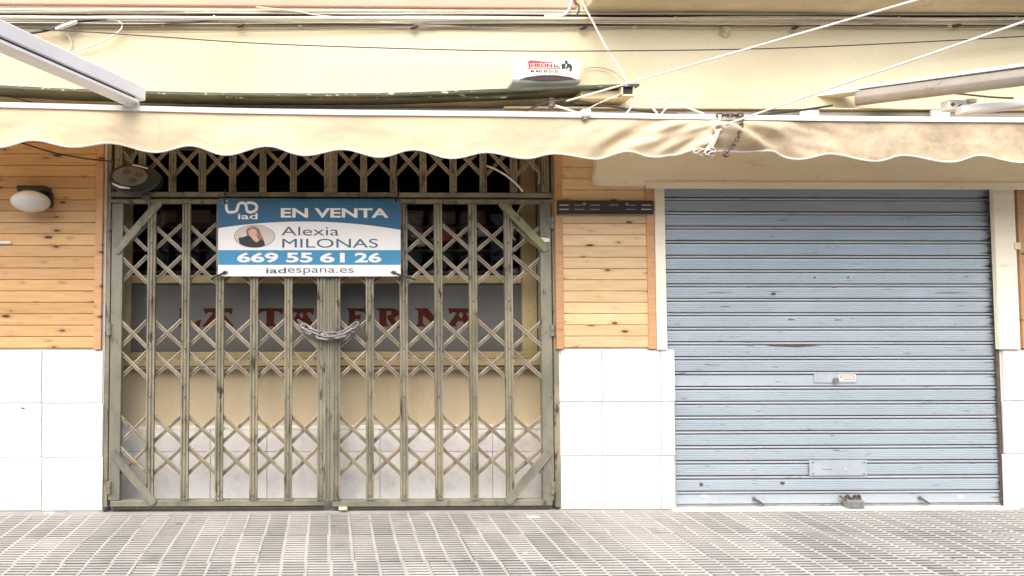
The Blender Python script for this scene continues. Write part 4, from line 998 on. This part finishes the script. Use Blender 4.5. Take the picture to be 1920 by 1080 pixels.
cable('black_wire', [(-100,52,-.05),(120,58,-.04),(300,61,-.03),(480,58.5,-.03),(620,56,-.03),(820,50,-.03)], .003, conduit_d, 'thin tan wire drooping just below the bundle at left', 'cable', GB)
cable('pale_wire', [(480,13,-.06),(560,22,-.05),(610,30,-.04),(800,47,-.03),(960,41,-.03),(1100,40,-.03)], .005, conduit, 'pale wire slanting down from the pink band into the bundle', 'cable')
cable('dark_bundle_wire', [(-150,48,-.07),(10,57,-.07),(45,62,-.07),(70,60,-.07),(95,55,-.065),(118,46,-.06),(150,39,-.05),(230,34,-.04)], .010, wire_b, 'thick black cable bundle with tape at the upper left', 'cable')
cable('loop_wire', [(112,52,-.06),(140,41,-.05),(190,36,-.045),(222,40,-.045),(229,50,-.045),(215,65,-.045),(175,85,-.04),(107,107,-.02)], .006, conduit, 'cream wire looping down beside the black bundle at upper left', 'cable')
cable('loop_wire', [(110,50,-.04),(125,62,-.03),(134,82,-.02),(128,100,-.012),(122,112,-.012)], .005, conduit, 'short cream wire hanging straight below the black bundle', 'cable')
cable('pale_tape', [(105,56,-.075),(120,49,-.07),(145,41,-.06)], .016, white_al, 'white tape wrapped round the cables at the upper left', 'tape')
for i, (px, py) in enumerate(((42,62),(450,48),(777,51.5),(1094,52.5),(1491,52),(1795,48))):
    b = MB(); c = P(px, py, -.04); b.lathe([(.002,-.03),(.010,-.02),(.013,0),(.010,.02),(.002,.03)], c, 'z', 10)
    for q in range(len(b.v)):
        vv = b.v[q]-c; b.v[q] = c + Vector((vv.z*1.1, vv.y, vv.x + vv.z*.25))
    tag(b.build('wire_joint', black_p), ('leftmost black taped joint, beside the awning arm', 'black taped wire joint above the left part of the sign', 'black taped wire joint left of the alarm', 'black taped wire joint above the alarm', 'black taped wire joint above the shutter centre', 'rightmost black taped wire joint')[i], 'wire joint', 'taped wire joints')
cable('drop_conduit', [(1068,-30,-.06),(1070,0,-.06),(1069,12,-.058),(1063,24,-.05),(1052,29,-.04),(1020,31,-.03)], .010, conduit, 'cream conduit curving down from above into the bundle', 'conduit')
cable('drop_wire', [(1074,-30,-.06),(1078,2,-.06),(1085,10,-.055),(1085,20,-.05),(1080,30,-.035)], .007, rust, 'dark twisted wire dropping beside the cream conduit at top', 'cable')
cable('thin_line', [(1086,-30,-.09),(1092,3,-.09),(1112,42,-.10),(1140,95,-.14),(1166,135,-.19),(1176,155,-.235)], .0065, rope_w, 'thin white line falling from the balcony to the canopy', 'cord')
cable('siren_cable', [(1094,131,-.02),(1105,127,-.02),(1125,127,-.02),(1150,134,-.04),(1172,152,-.22)], .003, conduit_d, 'thin grey wire arching from the alarm to the canopy', 'cable')
for px, py, l in ((1359,60,'crumpled cream junction stub below the conduits'),):
    t = thing('junction_stub', P(px, py, 0), l, 'junction')
    b = MB(); b.lathe([(.045,.0),(.045,.012),(.025,.03),(.002,.034)], P(px, py, -.0), 'y', 14); b.build('stub_base', cream_dirty, t)
    b = MB()
    for k in range(4): b.tube(cr([P(px+rnd.uniform(-8,8), py+rnd.uniform(-6,6), -.03) for _ in range(4)], 5), .005, 6)
    b.build('stub_wires', conduit_d, t)
# wires behind the bar near the alarm
cable('drop_wire', [(960,222,-.5),(985,208,-.45),(1015,196,-.42),(1035,192,-.42),(1060,188.5,-.42),(1090,190,-.42),(1130,197,-.42),(1180,205,-.42),(1230,211,-.42),(1270,214,-.5)], .0075, wire_b, 'black cable arching over the bar below the alarm', 'cable')
b = MB(); c = P(1034, 194, -.43); b.box(c.x-.016, c.x+.016, c.y-.02, c.y+.02, c.z-.03, c.z+.02); b.box(c.x-.022, c.x+.012, c.y-.025, c.y-.012, c.z+.022, c.z+.032); tag(b.build('wire_clamp', rust, None, bevel=.004), 'rusty clamp on the black cable under the alarm', 'clamp')
cable('white_lead', [(1042,198,-.44),(1060,204,-.5),(1085,212,-.66)], .007, rope_w, 'white lead running from the rusty clamp to the bar', 'cable')
cable('white_lead', [(1165,176,-.2),(1140,186,-.3),(1110,200,-.5),(1095,211,-.66)], .004, conduit, 'thin lead from the tube end to the bar clamp', 'cable')
cable('white_lead', [(1186,177,-.15),(1188,188,-.2),(1184,200,-.35),(1174,213,-.62)], .006, rope_w, 'white lead hanging from the open tube end', 'cable')
cable('coiled_wire', [(1232,212,-.5),(1222,200,-.5),(1222,193,-.5),(1240,192,-.5),(1275,198,-.5),(1305,208,-.5),(1320,214,-.55)], .007, rope_w, 'loose white wire coil lying on the bar, larger loop', 'cable')
cable('coiled_wire', [(1240,214,-.52),(1250,203,-.52),(1270,199,-.52),(1295,204,-.52),(1318,213,-.55)], .006, rope_w, 'loose white wire coil lying on the bar, inner loop', 'cable')
cable('black_lead', [(1385,219,-.6),(1440,214,-.6),(1500,207,-.58),(1560,198,-.5)], .008, wire_b, 'black lead along the bar right of the hanging chain', 'cable')
cable('black_lead', [(1780,174,-.2),(1820,178,-.25),(1860,182,-.35),(1900,184,-.45)], .007, wire_b, 'black lead under the grey cassette at right', 'cable')
cable('black_lead', [(-60,172,-.05),(0,178,-.05),(30,184,-.06),(60,192,-.1)], .004, wire_b, 'short black wire under the canopy at the far left', 'cable')
cable('thin_wire', [(36,266,-.3),(60,274,-.22),(100,286,-.14),(160,297,-.08),(205,302,-.05),(216,303,-.04)], .006, wire_b, 'black wire sagging under the valance across the left boards', 'cable')
cable('white_wire', [(913,311,-.04),(930,318,-.045),(950,330,-.045),(968,345,-.04),(980,359,-.03)], .007, off_white, 'white wire poking out through the transom lattice', 'cable')
cable('white_wire', [(983,380,.1),(974,392,.12),(970,405,.13),(963,425,.14),(960,440,.15),(966,450,.15)], .008, off_white, 'white wire dangling behind the green brace', 'cable')
cable('white_wire', [(1003,296,.1),(998,304,.1),(1000,314,.1),(1008,320,.12),(1012,330,.14),(1010,345,.16)], .012, off_white, 'white hose loop behind the transom at its right end', 'hose')
# ropes
def rope(A, B, r, m, label):
    a = P(*A); c = P(*B); d = c-a; c2 = a + d*1.25
    b = MB(); b.tube([a + (c2-a)*k/20 - Vector((0,0,.0)) for k in range(21)], r, 8); tag(b.build('guy_rope', m), label, 'rope', 'white guy ropes')
rope((1062,189.5,-.45), (1722,-1,-1.6), .0062, rope_w, 'upper white guy rope running from under the alarm')
rope((1344,239,-.735), (1922,40,-1.7), .0062, rope_w, 'lower white guy rope tied to the awning bar knot')
kn = thing('rope_knot', P(1330, 290, -.78), 'bundle of knotted worn rope hanging on the valance', 'rope')
KY = -.775
b = MB(); b.tube(cr([P(1350,216,-.735), P(1349,226,-.74), P(1346,238,-.75), P(1352,243,-.76), P(1341,246,-.765), P(1338,238,-.765), P(1350,234,-.77), P(1355,240,-.765)], 6), .010, 7); b.build('knot', rope_d, kn)
b = MB()
for k in range(3): b.tube(cr([P(1345+k*2,243,KY), P(1336+k*3,262,KY-.004*k), P(1322+k*5,283,KY)], 5), .0065, 6)
b.build('strands', rope_d, kn)
b = MB()
for cx, cy, rx, ry, ph in ((1312,284,11,5,.2),(1318,286,10,6,.9),(1331,284,11,7,2.0),(1327,287,7,6,.5),(1306,284,7,3.5,2.6),(1334,289,6,4,1)):
    b.tube([P(cx+rx*math.cos(a*.4488)*math.cos(ph*.3)-ry*.4*math.sin(a*.4488), cy+ry*math.sin(a*.4488), KY-.012+.012*math.sin(a*.4488+ph)) for a in range(14)], .0065, 6, closed=True)
b.build('loops', rope_d, kn)
hc = thing('hanging_chain', P(1372, 292, -.78), 'dark chain hanging from the bar over the dirty valance', 'chain')
lm2 = link_mesh(.012, .0045, .010, 'chain_link', rust)
chain_along([P(1392,217,-.735), P(1391,224,-.75), P(1389,240,-.775), P(1381,262,-.785), P(1370,278,-.79), P(1362,288,-.785)], lm2, .0315, hc)
chain_along([P(1350,215.5,-.728), P(1370,215.5,-.732), P(1392,215.5,-.735)], lm2, .0315, hc)
b = MB(); b.tube(cr([P(1359,283,-.79), P(1357,289,-.795), P(1361,292.5,-.79), P(1366,290,-.79)], 5), .010, 7); b.build('hook', rust, hc)

# ------------------------------------------------------------------ small things
b = MB(); b.box(X(-30,-.03,456), X(21,-.03,456), -.036, -.0215, Z(458.5,-.03), Z(453.5,-.03)); tag(b.build('white_strip', off_white, None, bevel=.004), 'white plastic strip on the boards at the left edge', 'strip')
b = MB(); b.box(X(1905,-.05,459), X(1916,-.05,459), -.045, -.036, Z(466,-.05), Z(453,-.05)); tag(b.build('yellow_tag', yellow_t, None, bevel=.002), 'small yellow tag on the trim at the right edge', 'tag')
b = MB(); b.plate(pxpoly([(40,763),(44,765),(48,764),(46,766.5),(42,767.5),(39,765)], -.015), -.016, .0015); tag(b.build('tile_chip', rust), 'dark chip mark in the white tile at far left', 'chip')
# litter on the pavement
for i, (px, py, l) in enumerate(((1000,970,'white litter flake on the paving at the right foot of the gate'),(92,962,'pale litter flake near the left tiles'),(985,1037,'small white litter dot in the middle of the paving'),(890,1020,'tiny pale crumb on the paving below the gate'))):
    d = RM @ Vector(((px-PPX)/F, -(py-PPY)/F, -1)); p = CAM + d*((.009-CAM.z)/d.z); s_ = (.05,.04,.018,.012)[i]
    b = MB(); b.add([(p.x-s_,p.y-s_*.3,.010),(p.x+s_,p.y-s_*.2,.011),(p.x+s_*.8,p.y+s_*.3,.014),(p.x-s_*.7,p.y+s_*.4,.012),(p.x,p.y,.016)], [(0,1,4),(1,2,4),(2,3,4),(3,0,4),(3,2,1,0)]); tag(b.build('litter', sw), l, 'litter', 'litter on the paving')
